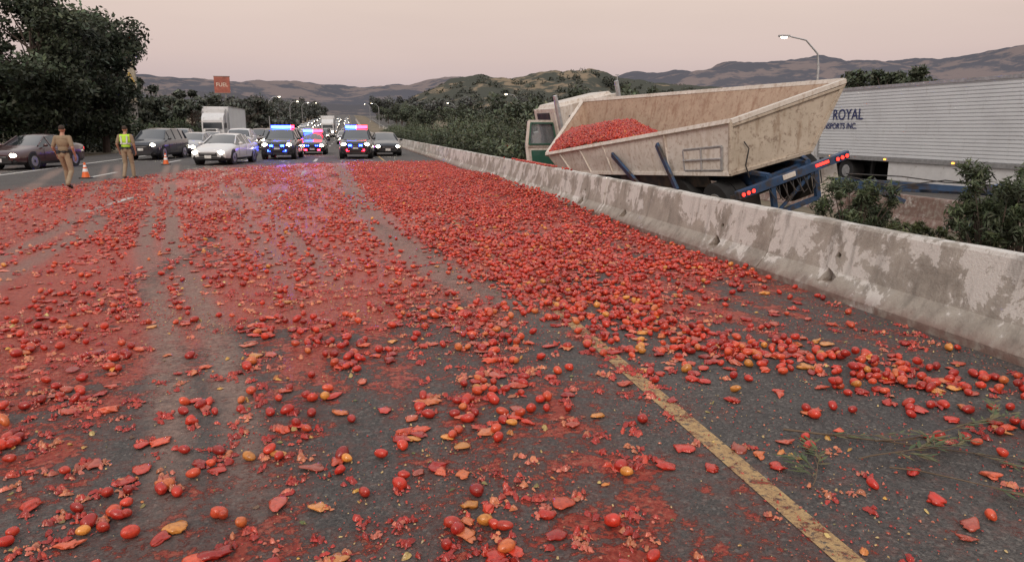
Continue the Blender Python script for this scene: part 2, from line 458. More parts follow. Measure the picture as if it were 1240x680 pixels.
# ------------------------------------------------------------------ tomatoes
def sph(nu,nv,seed,amp=.08,pear=.12):
    vs=[(0,0,-1.)]
    for j in range(1,nv):
        a=-math.pi/2+math.pi*j/nv
        for i in range(nu):
            q=2*math.pi*i/nu; vs.append((math.cos(a)*math.cos(q),math.cos(a)*math.sin(q),math.sin(a)))
    vs.append((0,0,1.)); F=[]
    for i in range(nu): F.append((0,1+(i+1)%nu,1+i))
    for j in range(nv-2):
        for i in range(nu):
            a=1+j*nu+i;c=1+j*nu+(i+1)%nu; F.append((a,c,c+nu)); F.append((a,c+nu,a+nu))
    t_=len(vs)-1;o=1+(nv-2)*nu
    for i in range(nu): F.append((t_,o+i,o+(i+1)%nu))
    v=np.array(vs); f=1+amp*2*(vn(v[:,0]*1.5+7,v[:,1]*1.5+v[:,2]*1.9+3,seed)-.5)
    v=v*f[:,None]; v[:,:2]*=(1+pear*v[:,2:3]); v[-1,2]*=.86
    v[:,2]*=1.42
    return v,np.array(F)
def randrot(n,flat=False):
    a=rng.uniform(0,2*math.pi,n)
    tilt=rng.normal(math.pi/2,.28,n) if flat else rng.uniform(0,math.pi,n)
    sp_=rng.uniform(0,2*math.pi,n)
    def Rz(t):
        c,s_=np.cos(t),np.sin(t);z=np.zeros(n);o=np.ones(n)
        return np.stack([np.stack([c,-s_,z],-1),np.stack([s_,c,z],-1),np.stack([z,z,o],-1)],1)
    def Rx(t):
        c,s_=np.cos(t),np.sin(t);z=np.zeros(n);o=np.ones(n)
        return np.stack([np.stack([o,z,z],-1),np.stack([z,c,-s_],-1),np.stack([z,s_,c],-1)],1)
    return Rz(a)@Rx(tilt)@Rz(sp_)
def scatter(b,tmpl,pos,rot,scl,col,vcol=None):
    v,F=tmpl; n=len(pos)
    if n==0: return
    V=np.einsum('nij,nkj->nki',rot,v[None]*scl[:,None,:])+pos[:,None,:]
    FF=(F[None]+ (np.arange(n)*len(v))[:,None,None]).reshape(-1,F.shape[1])
    C=np.repeat(col[:,None,:],len(v),1)
    if vcol is not None: C=C*vcol[None,:,:]
    b.add(V.reshape(-1,3),FF,0,C.reshape(-1,3))
def tomcol(n,yel=.05):
    base=np.array([[.52,.034,.016],[.58,.048,.020],[.44,.024,.013],[.62,.080,.028],[.34,.018,.011]])
    c=base[rng.integers(0,5,n)]*rng.uniform(.75,1.2,(n,1))
    k=rng.random(n); m=k<yel; c[m]=np.array([.72,.28,.05])*rng.uniform(.7,1.1,(m.sum(),1)); 
    m=(k>yel)&(k<yel*2.2); c[m]=np.array([.62,.15,.04])
    return c
def sample(x0,x1,y0,y1,fn,mx):
    A=(x1-x0)*(y1-y0); n=rng.poisson(A*mx)
    x=rng.uniform(x0,x1,n);y=rng.uniform(y0,y1,n); k=rng.random(n)<fn(x,y)/mx
    return x[k],y[k]
spill=MB()
def whole(x,y,tm,flatsq=False,yel=.04,sc0=(.020,.027)):
    n=len(x); z=zr(x,y); s=rng.uniform(sc0[0],sc0[1],n)
    hh=mound(x,y); lift=hh*rng.random(n)**.4
    dens=rho(x,y); lift=lift+np.where((dens>70)&(rng.random(n)<.3),.03,0)*(0 if flatsq else 1)
    sc=np.stack([s,s,s],1)*rng.uniform(.84,1.16,(n,3))
    rot=randrot(n,True)
    if flatsq:
        Sq=np.zeros((n,3,3)); k=rng.uniform(1.1,1.35,n); Sq[:,0,0]=k;Sq[:,1,1]=k; Sq[:,2,2]=rng.uniform(.2,.6,n); rot=Sq@rot
    pos=np.stack([x,y,z+lift+s*(.35 if flatsq else .9)],1)
    col=tomcol(n,yel)
    if flatsq:
        m=rng.random(n)<.35; col[m]=col[m]*.8+np.array([.12,.06,.035])
    idx=rng.integers(0,len(tm),n)
    for k in range(len(tm)):
        m=idx==k; scatter(spill,tm[k],pos[m],rot[m],sc[m],col[m])
hi=[sph(14,10,k,.09) for k in range(6)]; md=[sph(9,6,k,.12) for k in range(4)]; lo=[sph(6,4,k,.15) for k in range(3)]
crush=[sph(16,9,k+20,.6,.25) for k in range(8)]; crushm=[sph(9,6,k+20,.6,.25) for k in range(5)]; crushl=[sph(6,4,k+20,.5,.2) for k in range(4)]
MX=320.
x,y=sample(-4.5,4.72,1.2,7.,lambda a,b_:rho(a,b_)*.8,MX); whole(x,y,hi,sc0=(.021,.029))
lf=lambda a,b_:ss(0,1,a-xt2(b_))
x,y=sample(-9,4.72,7.,13.,lambda a,b_:rho(a,b_)*(.5+.5*lf(a,b_)),MX); whole(x,y,md,yel=.02)
x,y=sample(-9,4.72,7.,13.,lambda a,b_:rho(a,b_)*.45,MX); whole(x,y,crushm,True,yel=.02)
x,y=sample(-15,4.72,13.,42.,lambda a,b_:rho(a,b_)*(.4+.5*lf(a,b_)),MX); whole(x,y,lo,yel=.01)
x,y=sample(-15,4.72,13.,42.,lambda a,b_:rho(a,b_)*.5,MX); whole(x,y,crushl,True,yel=.01,sc0=(.020,.032))
x,y=sample(-4.5,4.7,1.2,7.,lambda x,y:4+.35*rho(x,y),100); whole(x,y,crush,True,yel=.07,sc0=(.022,.031))
def pad(seed,ring=3,nu=12):
    r_=np.random.default_rng(seed); V=[(0,0,.6)];F=[]
    ph=r_.uniform(0,6,5); e=r_.normal(0,.10,nu)
    for j in range(1,ring+1):
        for i in range(nu):
            a=2*math.pi*i/nu; q=j/ring; f=q*(1+q*(.2*math.sin(2*a+ph[0])+.14*math.sin(3*a+ph[1])+e[i])+r_.normal(0,.03))
            V.append((f*math.cos(a),f*math.sin(a),.6*(1-q**2)+ (0 if j==ring else r_.uniform(-.2,.35))))
    for i in range(nu): F.append((0,1+i,1+(i+1)%nu))
    for j in range(ring-1):
        for i in range(nu):
            a=1+j*nu+i;c=1+j*nu+(i+1)%nu; F.append((a,a+nu,c+nu)); F.append((a,c+nu,c))
    return np.array(V),np.array(F)
pads=[pad(k) for k in range(12)]; padsl=[pad(k,2,7) for k in range(12)]
def flat(x,y,smin,smax,cols,hf=1.,T=None,coli=None):
    T=T or pads
    n=len(x); a=rng.uniform(0,6.3,n); c,s_=np.cos(a),np.sin(a);z=np.zeros(n)
    tl=rng.normal(0,.25,n)
    rot=np.stack([np.stack([c,-s_,z],-1),np.stack([s_,c,z],-1),np.stack([tl,z,z+1],-1)],1)
    s=rng.uniform(0,1,n)**1.8*(smax-smin)+smin; sc=np.stack([s,s*rng.uniform(.35,.9,n),np.minimum(s,.022)*rng.uniform(.4,1.2,n)*hf],1)
    cc=np.array(cols); ci=rng.integers(0,len(cc),n) if coli is None else coli; col=cc[ci]*rng.uniform(.7,1.25,(n,1))
    pos=np.stack([x,y,zr(x,y)+.0015+0*x],1); idx=rng.integers(0,len(T),n)
    for k in range(len(T)):
        m=idx==k; scatter(spill,T[k],pos[m],rot[m],sc[m],col[m])
reds=[(.44,.030,.018),(.54,.065,.035),(.36,.022,.013),(.42,.028,.018),(.60,.16,.10),(.60,.20,.09)]
def clusters(x,y,k0,k1,spread,smin,smax,T):
    n=len(x); kk=rng.integers(k0,k1,n); X=np.repeat(x,kk);Y=np.repeat(y,kk); m=len(X)
    sp_=np.repeat(rng.uniform(.5,1.4,n),kk)*spread
    ang=np.repeat(rng.uniform(0,3.14,n),kk); u=rng.normal(0,1,m)*sp_; v=rng.normal(0,.6,m)*sp_
    X=X+u*np.cos(ang)-v*np.sin(ang); Y=Y+u*np.sin(ang)+v*np.cos(ang)
    g=X<4.72; ci=(np.repeat(rng.integers(0,6,n),kk)+rng.integers(0,2,m))%6
    flat(X[g],Y[g],smin,smax,reds,1.4,T,ci[g])
x,y=sample(-5,4.7,1.2,5.5,lambda x,y:(7+52*ss(.44,.60,fbm(x*1.3,y*1.1,77,3)))*ss(.2,.6,pulp(x,y))+.12*rho(x,y),90); clusters(x,y,7,18,.034,.006,.025,pads)
x,y=sample(-7,4.7,5.5,10,lambda x,y:(10+45*ss(.42,.60,fbm(x*1.3,y*1.1,77,3)))*ss(.2,.6,pulp(x,y))*(1-.9*tracks(x,y))+.1*rho(x,y),90); clusters(x,y,4,9,.03,.010,.028,padsl)
mix_=[(.40,.03,.02),(.48,.07,.03),(.36,.02,.014),(.50,.10,.05),(.50,.36,.15),(.48,.15,.08),(.42,.03,.02),(.30,.018,.012)]
x,y=sample(-5,4.7,1.2,8,lambda x,y:90+800*ss(.4,.7,fbm(x*1.5,y*1.2,79))*pulp(x,y)*1.6,900); flat(x,y,.0025,.009,mix_,1.6,padsl)
yl_=[(.60,.32,.06),(.58,.42,.14),(.62,.22,.05)]
x,y=sample(-5,4.7,1.2,9.,lambda x,y:1.5+14*ss(.5,.62,fbm(x*2,y*1.6,83,3)),18); flat(x,y,.006,.024,yl_,1.3)
gr=[(.10,.13,.03),(.25,.22,.06),(.16,.10,.05)]
x,y=sample(-5,4.7,1.2,9.,lambda x,y:4+0*x,10); flat(x,y,.006,.020,gr,1,padsl)
x,y=sample(-14,4.7,9.,38.,lambda x,y:(12+.2*rho(x,y))*(1-.95*tracks(x,y))*(1-ss(-4,3,y-yend(x))),80); flat(x,y,.02,.06,reds,1.5,padsl)
spill.obj('spilled_tomatoes',[M_tom],smooth=180)

# ------------------------------------------------------------------ foliage
def leaves(b,C,Rr,n,size,base,m=0,asp=.5,outer=.55,drop=0):
    C=np.asarray(C,float);Rr=np.asarray(Rr,float)
    if Rr.ndim==1: Rr=np.repeat(Rr[:,None],3,1)
    wt=(Rr[:,0]**2); idx=rng.choice(len(C),n,p=wt/wt.sum())
    d=rng.normal(size=(n,3)); d/=np.linalg.norm(d,axis=1)[:,None]
    rad=outer+(1-outer)*rng.random(n)+rng.normal(0,.12,n)
    p=C[idx]+d*Rr[idx]*rad[:,None]
    u=rng.normal(size=(n,3)); u/=np.linalg.norm(u,axis=1)[:,None]
    v=np.cross(u,rng.normal(size=(n,3))); v/=np.linalg.norm(v,axis=1)[:,None]
    s=size*rng.uniform(.5,1.4,(n,1)); u=u*s; v=v*s*asp
    V=np.stack([p-u,p-v*1.0,p+u,p+v],1).reshape(-1,3)
    F=np.arange(n*4).reshape(n,4)
    cf=rng.uniform(.6,1.4,len(C))[idx]
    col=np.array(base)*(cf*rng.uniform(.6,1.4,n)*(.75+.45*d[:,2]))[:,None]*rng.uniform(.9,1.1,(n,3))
    b.add(V,F,m,np.repeat(col,4,0))
def tree(name,x,y,H,W,n=16000,size=.22,base=(.045,.06,.03),z0=None,nc=34,low=.25,lean=0):
    z0=float(gz(np.array(x),np.array(y))) if z0 is None else z0
    b=MB(); C=[];Rr=[]
    for k in range(nc):
        a=random.uniform(0,6.28); q=random.random(); h=low+(1-low)*random.random()
        ww=W*.5*math.sin(min(1,(1.03-h)/(1-low)*.9+.12)*math.pi*.72+.25)
        rr=ww*random.uniform(.35,1.0)
        C.append((x+math.cos(a)*rr+lean*h,y+math.sin(a)*rr,z0+H*h*.93)); Rr.append(H*random.uniform(.055,.13))
    tr=[(x,y,z0-.2),(x+.1,y,z0+H*.2),(x+.2*random.uniform(-1,1)+lean*.4,y+.1,z0+H*.45),(x+lean*.7,y,z0+H*.75)]
    b.tube(tr,[H*.028,H*.02,H*.014,H*.005],8,1)
    for c_,r_ in zip(C,Rr):
        s=Vector(tr[1]).lerp(Vector(tr[3]),random.uniform(0,.8)); e_=Vector(c_)
        mid=s.lerp(e_,.5)+Vector((0,0,H*.03))
        b.tube([s,mid,e_],[H*.008,H*.005,H*.002],5,1)
    Rr3=[(r_*1.25,r_*1.25,r_*.85) for r_ in Rr]
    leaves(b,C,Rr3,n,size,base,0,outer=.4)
    return b.obj(name,[M_leaf,M_bark])
tree('oak_tree',-24,47,9.8,10,26000,.17,(.085,.105,.06),nc=64)
tree('oak_tree',-28.5,48,9.8,11,22000,.18,(.075,.095,.055),nc=54)
tree('oak_tree',-20.2,57,11.0,8.5,22000,.17,(.085,.105,.065),nc=52)
tree('oak_tree',-23,64,7.5,9,14000,.18,(.065,.085,.05),nc=36,low=.1)
tree('oak_tree',-33,60,11.0,13,18000,.22,(.07,.09,.055),nc=44)
tree('oak_tree',-18.6,65,11.0,8.5,20000,.18,(.08,.10,.062),nc=50,low=.2)
tree('oak_tree',-27.5,93,12.3,9,14000,.24,(.08,.095,.065),nc=40,low=.1)
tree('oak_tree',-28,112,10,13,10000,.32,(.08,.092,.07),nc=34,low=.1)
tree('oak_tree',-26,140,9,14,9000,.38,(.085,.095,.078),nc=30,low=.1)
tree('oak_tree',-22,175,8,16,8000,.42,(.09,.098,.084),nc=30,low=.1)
tree('oak_tree',41,52,7.2,9.5,16000,.18,(.07,.085,.055),nc=40)
tree('oak_tree',49,56,5.6,7,8000,.18,(.07,.08,.055),nc=26)
b=MB();C=[];Rr=[]
for k in range(90):
    yy=random.uniform(38,120); xx=-20.5-random.random()*9-(2 if yy<44 else 0); C.append((xx,yy,hz(yy)+random.uniform(.2,1.5))); Rr.append(random.uniform(.8,1.8))
leaves(b,C,Rr,34000,.15,(.06,.078,.042)); b.obj('roadside_shrubs',[M_leaf])
b=MB();C=[];Rr=[]
yy=25.
while yy<150:
    for k in range(4):
        xx=random.uniform(6.3,10.5); h=random.uniform(1.2,2.35)
        C.append((xx,yy+random.uniform(-1,1),float(hz(yy))+h*random.uniform(.3,.8))); Rr.append((random.uniform(.6,1.1),random.uniform(.6,1.1),h*.42))
    yy+=1.1 if yy<70 else 2.2
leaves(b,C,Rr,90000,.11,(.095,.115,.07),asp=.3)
b.obj('oleander_hedge',[M_leaf])
def bush(name,x,y,H,W,n,size=.055,base=(.075,.095,.05)):
    b=MB();C=[];Rr=[]; z0=float(gz(np.array(x),np.array(y)))
    for k in range(26):
        a=random.uniform(0,6.28); r_=W*.5*random.random()**.6; hh=H*random.uniform(.25,.95)*(1-.3*r_/W)
        c_=(x+math.cos(a)*r_,y+math.sin(a)*r_,z0+hh); C.append(c_); Rr.append(random.uniform(.09,.2)*min(1,H))
        b.tube([(x+math.cos(a)*r_*.25,y+math.sin(a)*r_*.25,z0-.05),(x+math.cos(a)*r_*.6,y+math.sin(a)*r_*.6,z0+hh*.5),c_],[.016,.010,.004],5,1)
    leaves(b,C,Rr,n,size,base,0,asp=.2,outer=.2)
    return b.obj(name,[M_leaf,M_bark])
bush('oleander_bush',8.15,8.0,1.85,1.1,4500)
bush('oleander_bush',8.75,8.1,1.5,1.3,4500)
bush('oleander_bush',7.7,10.2,1.15,1.1,4500)
bush('oleander_bush',8.6,9.7,.5,1.2,2500,base=(.10,.11,.05))
bush('oleander_bush',9.2,11.8,.7,1.0,2500)
bush('oleander_bush',6.4,10.8,.5,1.0,2500)
def belt(name,pts,n,size,base,hmin,hmax,cnt):
    b=MB();C=[];Rr=[]
    for k in range(cnt):
        i=random.randrange(len(pts)-1); f=random.random(); p=Vector(pts[i]).lerp(Vector(pts[i+1]),f)
        h=random.uniform(hmin,hmax); x_=p.x+random.gauss(0,5);y_=p.y+random.gauss(0,8); z=float(hz(y_))
        for q in range(5):
            C.append((x_+random.gauss(0,h*.25),y_+random.gauss(0,h*.25),z+h*random.uniform(.25,.85))); Rr.append(h*random.uniform(.14,.28))
        b.tube([(x_,y_,z-.5),(x_,y_,z+h*.6)],[.25,.08],5,1)
    leaves(b,C,Rr,n,size,base); return b.obj(name,[M_leaf,M_bark])
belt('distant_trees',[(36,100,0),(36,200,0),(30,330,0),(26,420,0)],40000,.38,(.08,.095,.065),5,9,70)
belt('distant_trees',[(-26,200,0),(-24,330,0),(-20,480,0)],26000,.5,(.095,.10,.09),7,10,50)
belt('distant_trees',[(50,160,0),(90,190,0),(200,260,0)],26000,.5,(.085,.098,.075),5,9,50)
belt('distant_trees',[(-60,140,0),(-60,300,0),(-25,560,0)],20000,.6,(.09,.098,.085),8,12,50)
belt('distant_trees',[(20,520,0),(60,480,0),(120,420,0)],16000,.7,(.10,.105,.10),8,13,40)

# ------------------------------------------------------------------ hills
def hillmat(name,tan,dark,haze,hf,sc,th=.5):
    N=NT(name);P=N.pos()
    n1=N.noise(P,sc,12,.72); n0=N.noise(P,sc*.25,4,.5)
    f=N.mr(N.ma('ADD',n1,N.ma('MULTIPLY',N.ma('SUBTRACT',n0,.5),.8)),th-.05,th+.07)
    c=N.mix(f,tan,dark); c=N.mix(hf,c,haze)  # aerial haze painted in: flat tint mixed into the hills' base colour
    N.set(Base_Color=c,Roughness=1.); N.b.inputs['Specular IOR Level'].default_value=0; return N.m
def hill(name,prof,dist,depth,m,seed,rough=.2,na=300,nr_=60):
    az=np.array([p[0] for p in prof]);hh=np.array([p[1] for p in prof])
    A=np.linspace(az[0],az[-1],na); T=np.linspace(0,1,nr_); AA,TT=np.meshgrid(A,T)
    base=np.interp(AA,az,hh)
    fade=ss(az[0],az[0]+3,AA)*(1-ss(az[-1]-3,az[-1],AA))
    rr=dist-depth*.6+TT*depth; X=rr*np.sin(np.radians(AA));Y=rr*np.cos(np.radians(AA))
    q=depth*.14
    g=fbm(X/q,Y/q,seed,6)
    shp=np.sin(np.clip(TT/.62,0,1)*math.pi/2)**1.3*(1-.7*ss(.62,1,TT))
    Z=base*fade*shp*(1+rough*2*(g-.5)*(.5+.9*(1-np.abs(TT-.6))))+14-20*(1-ss(0,.05,TT))
    V=np.stack([X,Y,Z],-1).reshape(-1,3)
    I,J=np.meshgrid(np.arange(na-1),np.arange(nr_-1)); a=(J*na+I).ravel()
    b=MB(); b.add(V,np.stack([a,a+1,a+na+1,a+na],1)); return b.obj(name,[m],smooth=180)
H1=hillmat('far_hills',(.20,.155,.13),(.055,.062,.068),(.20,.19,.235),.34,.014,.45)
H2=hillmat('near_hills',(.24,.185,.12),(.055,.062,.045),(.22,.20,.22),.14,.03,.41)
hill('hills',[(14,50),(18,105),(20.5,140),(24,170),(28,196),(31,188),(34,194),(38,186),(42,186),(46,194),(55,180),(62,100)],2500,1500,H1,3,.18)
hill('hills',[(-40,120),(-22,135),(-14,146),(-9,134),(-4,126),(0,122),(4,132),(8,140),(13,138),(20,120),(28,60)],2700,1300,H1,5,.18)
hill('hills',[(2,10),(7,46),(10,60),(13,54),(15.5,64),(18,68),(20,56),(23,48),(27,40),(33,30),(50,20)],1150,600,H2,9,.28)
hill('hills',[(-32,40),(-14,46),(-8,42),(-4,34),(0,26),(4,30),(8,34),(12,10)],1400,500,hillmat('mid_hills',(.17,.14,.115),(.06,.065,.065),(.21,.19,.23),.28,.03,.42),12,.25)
b=MB();C=[];Rr=[]
for k in range(520):
    a=R(random.uniform(3,45)); d=random.uniform(760,1150); 
    tt=(d-(1150-360))/600; 
    pr=np.interp(math.degrees(a),[2,7,10,13,15.5,18,20,23,27,33,50],[10,46,60,54,64,68,56,48,40,30,20])
    sh=math.sin(min(1,max(0,tt)/.62)*math.pi/2)**1.3
    C.append((d*math.sin(a),d*math.cos(a),14+pr*sh)); Rr.append(random.uniform(3.5,7))
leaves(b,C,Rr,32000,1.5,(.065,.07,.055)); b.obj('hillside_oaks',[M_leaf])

# ------------------------------------------------------------------ cars
_cache={}
def carmesh(kind,colname,color,police=None,headon=True):
    key=(kind,colname,police,headon)
    if key in _cache: return _cache[key]
    b=MB()
    sed=[(-2.36,.60,.56,.66,.55,.34),(-2.28,.70,.64,.80,.66,.22),(-2.0,.79,.72,.87,.72,.20),(-1.5,.88,.81,.90,.76,.20),(-.95,.97,.90,.91,.76,.2),
         (-.2,1.38,.94,.92,.60,.2),(.45,1.45,.96,.92,.61,.2),(1.05,1.40,.98,.91,.59,.2),(1.72,1.10,1.0,.90,.68,.2),(2.25,1.04,.96,.86,.70,.24),(2.4,.86,.84,.76,.62,.36)]
    suv=[(-2.3,.78,.70,.68,.58,.36),(-2.2,.92,.82,.84,.70,.26),(-1.95,.99,.90,.90,.76,.24),(-1.5,1.05,.98,.93,.8,.24),(-1.05,1.12,1.05,.94,.80,.24),
         (-.45,1.60,1.08,.95,.66,.24),(.3,1.70,1.10,.95,.68,.24),(1.3,1.69,1.12,.94,.66,.24),(2.05,1.60,1.14,.92,.64,.24),(2.25,1.12,1.10,.90,.74,.26),(2.35,.9,.88,.82,.7,.36)]
    st=suv if kind=='suv' else sed
    rings=[]
    for (y,zt,zb,w_,wr,z0) in st:
        h=[(0,z0),(w_-.12,z0),(w_-.02,z0+.12),(w_+.01,z0+(zb-z0)*.55),(w_-.01,zb-.05),(w_-.05,zb),(wr,zt-.015),(wr-.14,zt+.015),(0,zt+.035)]
        full=[(x_,z_) for x_,z_ in h]+[(-x_,z_) for x_,z_ in h[-2:0:-1]]
        rings.append([(x_,y,z_) for x_,z_ in full])
    n=len(rings[0]); V=[p for r_ in rings for p in r_]; F=[];Ms=[]
    rear=8 if kind=='suv' else 7
    for i in range(len(st)-1):
        for k in range(n):
            k2=(k+1)%n; F.append((i*n+k,i*n+k2,(i+1)*n+k2,(i+1)*n+k))
            kk=k if k<8 else (n-1-k)
            m_=0
            if kk==5 and 4<=i<=rear: m_=1
            if kk in(6,7) and (i==4 or i==rear): m_=1
            if kk<=1: m_=2
            Ms.append(m_)
    F.append(tuple(range(n))); Ms.append(0); F.append(tuple((len(st)-1)*n+k for k in range(n-1,-1,-1))); Ms.append(0)
    b.add(V,F,np.array(Ms))
    Z=lambda i:st[i]
    for sx in(-1,1):
        for i in (5,6,7)+((8,) if kind=='suv' else ()):
            s_=Z(i); b.cyl((sx*(s_[3]-.045),s_[0],s_[2]),(sx*(s_[4]+.004),s_[0],s_[1]-.01),.028,6,0)
        a_=Z(4);c_=Z(5); b.cyl((sx*(a_[3]-.13),a_[0]+.02,a_[1]+.01),(sx*(c_[4]+.005),c_[0],c_[1]),.03,6,0)
        b.ell((sx*(a_[3]+.09),a_[0]+.22,a_[2]+.10),(.11,.06,.075),0,nu=10,nv=6); b.cyl((sx*(a_[3]-.03),a_[0]+.2,a_[2]+.03),(sx*(a_[3]+.06),a_[0]+.2,a_[2]+.07),.02,6,2)
        f_=Z(1); hz_=f_[1]-.10
        b.ell((sx*(f_[3]-.20),f_[0]+.01,hz_),(.19,.09,.085),7,Matrix.Rotation(-sx*.5,3,'Z'),nu=12,nv=8)
        b.ell((sx*(f_[3]-.20),f_[0]-.065,hz_),(.125,.035,.085),4 if headon else 7,nu=10,nv=6)
        b.box((sx*(f_[3]-.16),f_[0]-.03,.36),(.18,.06,.06),2)
        r_=st[-1]; b.box((sx*(r_[3]-.12),r_[0]-.03,r_[1]-.06),(.26,.09,.13),5)
        for wy in (-1.43,1.42):
            R0=.345 if kind=='sedan' else .38
            W_=Z(3)[3]
            b.cyl((sx*(W_-.25),wy,R0+.02),(sx*(W_+.004),wy,R0+.02),R0+.05,20,2)
            b.cyl((sx*(W_-.22),wy,R0),(sx*(W_+.012),wy,R0),R0,20,3)
            b.cyl((sx*(W_),wy,R0),(sx*(W_+.018),wy,R0),R0*.64,14,6)
            b.cyl((sx*(W_),wy,R0),(sx*(W_+.022),wy,R0),R0*.2,8,2)
        for yy in (-.75,.25,1.15): b.box((sx*(Z(5)[3]+.008),yy,.66),(.008,.012,.5),2)
        for yy in (.10,1.0): b.box((sx*(Z(5)[3]+.012),yy,.84),(.02,.13,.025),6)
    f_=Z(0)
    b.box((0,f_[0]+.03,f_[1]-.10),(.85,.10,.17 if kind=='sedan' else .24),2); b.box((0,f_[0]-.025,f_[1]-.06),(.7,.02,.02),6)
    b.box((0,f_[0]+.03,.34),(1.1,.12,.12),2); b.box((0,f_[0]-.035,f_[1]-.20),(.31,.02,.14),8)
    b.box((0,st[-1][0]+.01,.7),(.31,.02,.14),8)
    b.cyl((-.5,Z(4)[0]+.05,Z(4)[1]+.045),(.1,Z(4)[0]+.12,Z(4)[1]+.08),.008,5,2)
    mats=[mat('paint_'+colname,color,.28,.0,.06,2,coat=.8),M_glass,M_black,M_tire,M_head,M_redl,M_rim,M_headoff if headon else M_chrome,M_plate]
    if police:
        rz_=st[6][1]+.10; y_=.25
        for i in range(8):
            c_=(9 if police=='b' and i!=7 else (9 if i<4 else 10))
            b.box((-.56+i*.16,y_,rz_),(.15,.28,.16),c_)
        b.box((0,y_,rz_-.095),(1.32,.2,.03),2)
        b.box((0,f_[0]-.10,.52),(.9,.06,.10),2)
        for sx in(-1,1):
            b.box((sx*.3,f_[0]-.10,.52),(.05,.06,.42),2); b.box((sx*(Z(3)[3]+.010),.2,.62),(.02,1.7,.45),11)
        for sx in(-1,1): b.box((sx*.3,f_[0]-.02,f_[1]-.02),(.18,.05,.10),9); b.box((sx*.42,f_[0]-.04,f_[1]-.28),(.16,.05,.09),9 if police=='b' else 10)
        mats+=[M_blue,M_redp,mat('white_door',(.7,.7,.7),.3)]
    me=b.mesh('body_'+kind,mats,smooth=38); _cache[key]=me; return me
def car(name,kind,cn,color,x,y,yaw=0,police=None,headon=True):
    return mkobj(name,carmesh(kind,cn,color,police,headon),None,.012 if y<54 else None,(x,y,float(hz(y))+.005),R(yaw))
WH=(.62,.62,.62);BK=(.012,.012,.014);SV=(.35,.36,.37);RD=(.10,.012,.012);DB=(.02,.025,.04);GY=(.08,.08,.085)
car('sedan_car','sedan','dark_red',(.05,.012,.014),-13.6,37.3,-14)
car('suv_car','suv','dark',(.02,.022,.03),-10.7,47,-10)
car('sedan_car','sedan','silver',SV,-9.6,52,-8)
car('sedan_car','sedan','white',WH,-5.95,40.0,-12)
car('police_car','suv','black',BK,-3.7,46.2,-4,police='b')
car('police_car','sedan','black',BK,-2.3,54,0,police='r')
car('police_car','suv','black',BK,.55,46.2,-3,police='r',headon=True)
car('sedan_car','sedan','black2',BK,2.4,50.5,2)
car('suv_car','suv','white',WH,-7.6,58,0)
car('suv_car','suv','grey',GY,-6.0,66,0)
cols=[('white',WH),('black2',BK),('silver',SV),('grey',GY),('dark_red',(.05,.012,.014)),('blue',DB)]
for lane in (.1,-3.6,-7.2,-10.9,-14.4):
    yy=66+random.uniform(0,8)
    while yy<420:
        c_=random.choice(cols)
        if not (lane<-10 and 76<yy<105):
            kd='suv' if random.random()<.5 else 'sedan'
            car(kd+'_car',kd,c_[0],c_[1],lane+random.uniform(-.4,.4),yy,0)
        yy+=random.uniform(8,14)*(1+yy/250)

# ------------------------------------------------------------------ semi trucks
M_wpaint=mat('white_truck_paint',(.62,.62,.62),.35,0,.08,3,dirt=(.35,.33,.3),dirtamt=.2)
N=NT('trailer_panel'); v_=N.obj()
mp_=N.n('ShaderNodeMapping'); mp_.inputs['Scale'].default_value=(1,1,.25); N.l(v_,mp_.inputs[0])
c=N.mix(N.mr(N.noise(v_,.7,6,.6),.4,.7,0,.5),(.66,.68,.70),(.54,.55,.57)); c=N.mix(N.mr(N.noise(mp_.outputs[0],5,8,.7),.55,.75,0,.45),c,(.36,.35,.33))
N.set(Base_Color=c,Roughness=.4); M_tpanel=N.m
M_alu=mat('aluminium',(.45,.46,.47),.4,.7)
def tractor(b,lights=True):
    b.box((0,.9,1.75),(2.2,1.7,1.7),0); b.box((0,1.9,2.3),(2.35,1.1,3.0),0)
    b.add([(-1.1,.05,2.6),(1.1,.05,2.6),(1.15,2.4,3.8),(-1.15,2.4,3.8),(-1.1,1.4,2.6),(1.1,1.4,2.6),(-1.1,.35,3.0),(1.1,.35,3.0)],[(0,1,7,6),(6,7,2,3),(0,6,4),(1,5,7),(4,6,3),(5,2,7),(0,4,5,1),(4,3,2,5)],0)
    b.box((0,-.55,1.25),(1.5,1.5,.95),0,taper=.9); b.box((0,-.1,.85),(2.1,1.3,.5),0)
    b.box((0,-1.32,1.22),(1.0,.08,.85),2)
    for k in range(6): b.box((0,-1.37,.9+k*.13),(.98,.02,.03),4)
    b.box((0,-1.35,.55),(2.3,.3,.3),4)
    b.box((0,.02,2.05),(1.9,.06,.72),1,Matrix.Rotation(-.2,3,'X'))
    for s_ in(-1,1):
        b.box((s_*1.11,.75,2.0),(.03,.8,.6),1); b.box((s_*.95,-.8,.95),(.42,1.1,.45),0,taper=.8)
        b.ell((s_*.9,-1.3,1.02),(.16,.1,.12),5 if lights else 4,nu=10,nv=6); b.box((s_*1.35,.1,2.05),(.16,.1,.55),2); b.beam((s_*1.1,.2,2.2),(s_*1.35,.1,2.2),.03,.03,2)
        b.cyl((s_*1.15,1.25,.9),(s_*1.15,1.25,3.6),.07,10,4)
        b.cyl((s_*.8,1.0,.65),(s_*.8,2.2,.65),.3,12,4)
        for yy,n_ in((-.7,1),(3.2,2),(4.5,2)):
            b.cyl((s_*(1.15 if n_==1 else 1.2),yy,.5),(s_*(.88 if n_==1 else .62),yy,.5),.5,22,3); b.cyl((s_*1.205,yy,.5),(s_*1.15,yy,.5),.27,14,4)
        b.box((s_*.42,3.3,.9),(.12,4.2,.25),2)
    for k in range(5): b.box((-.8+k*.4,.75,3.12),(.1,.06,.05),6)
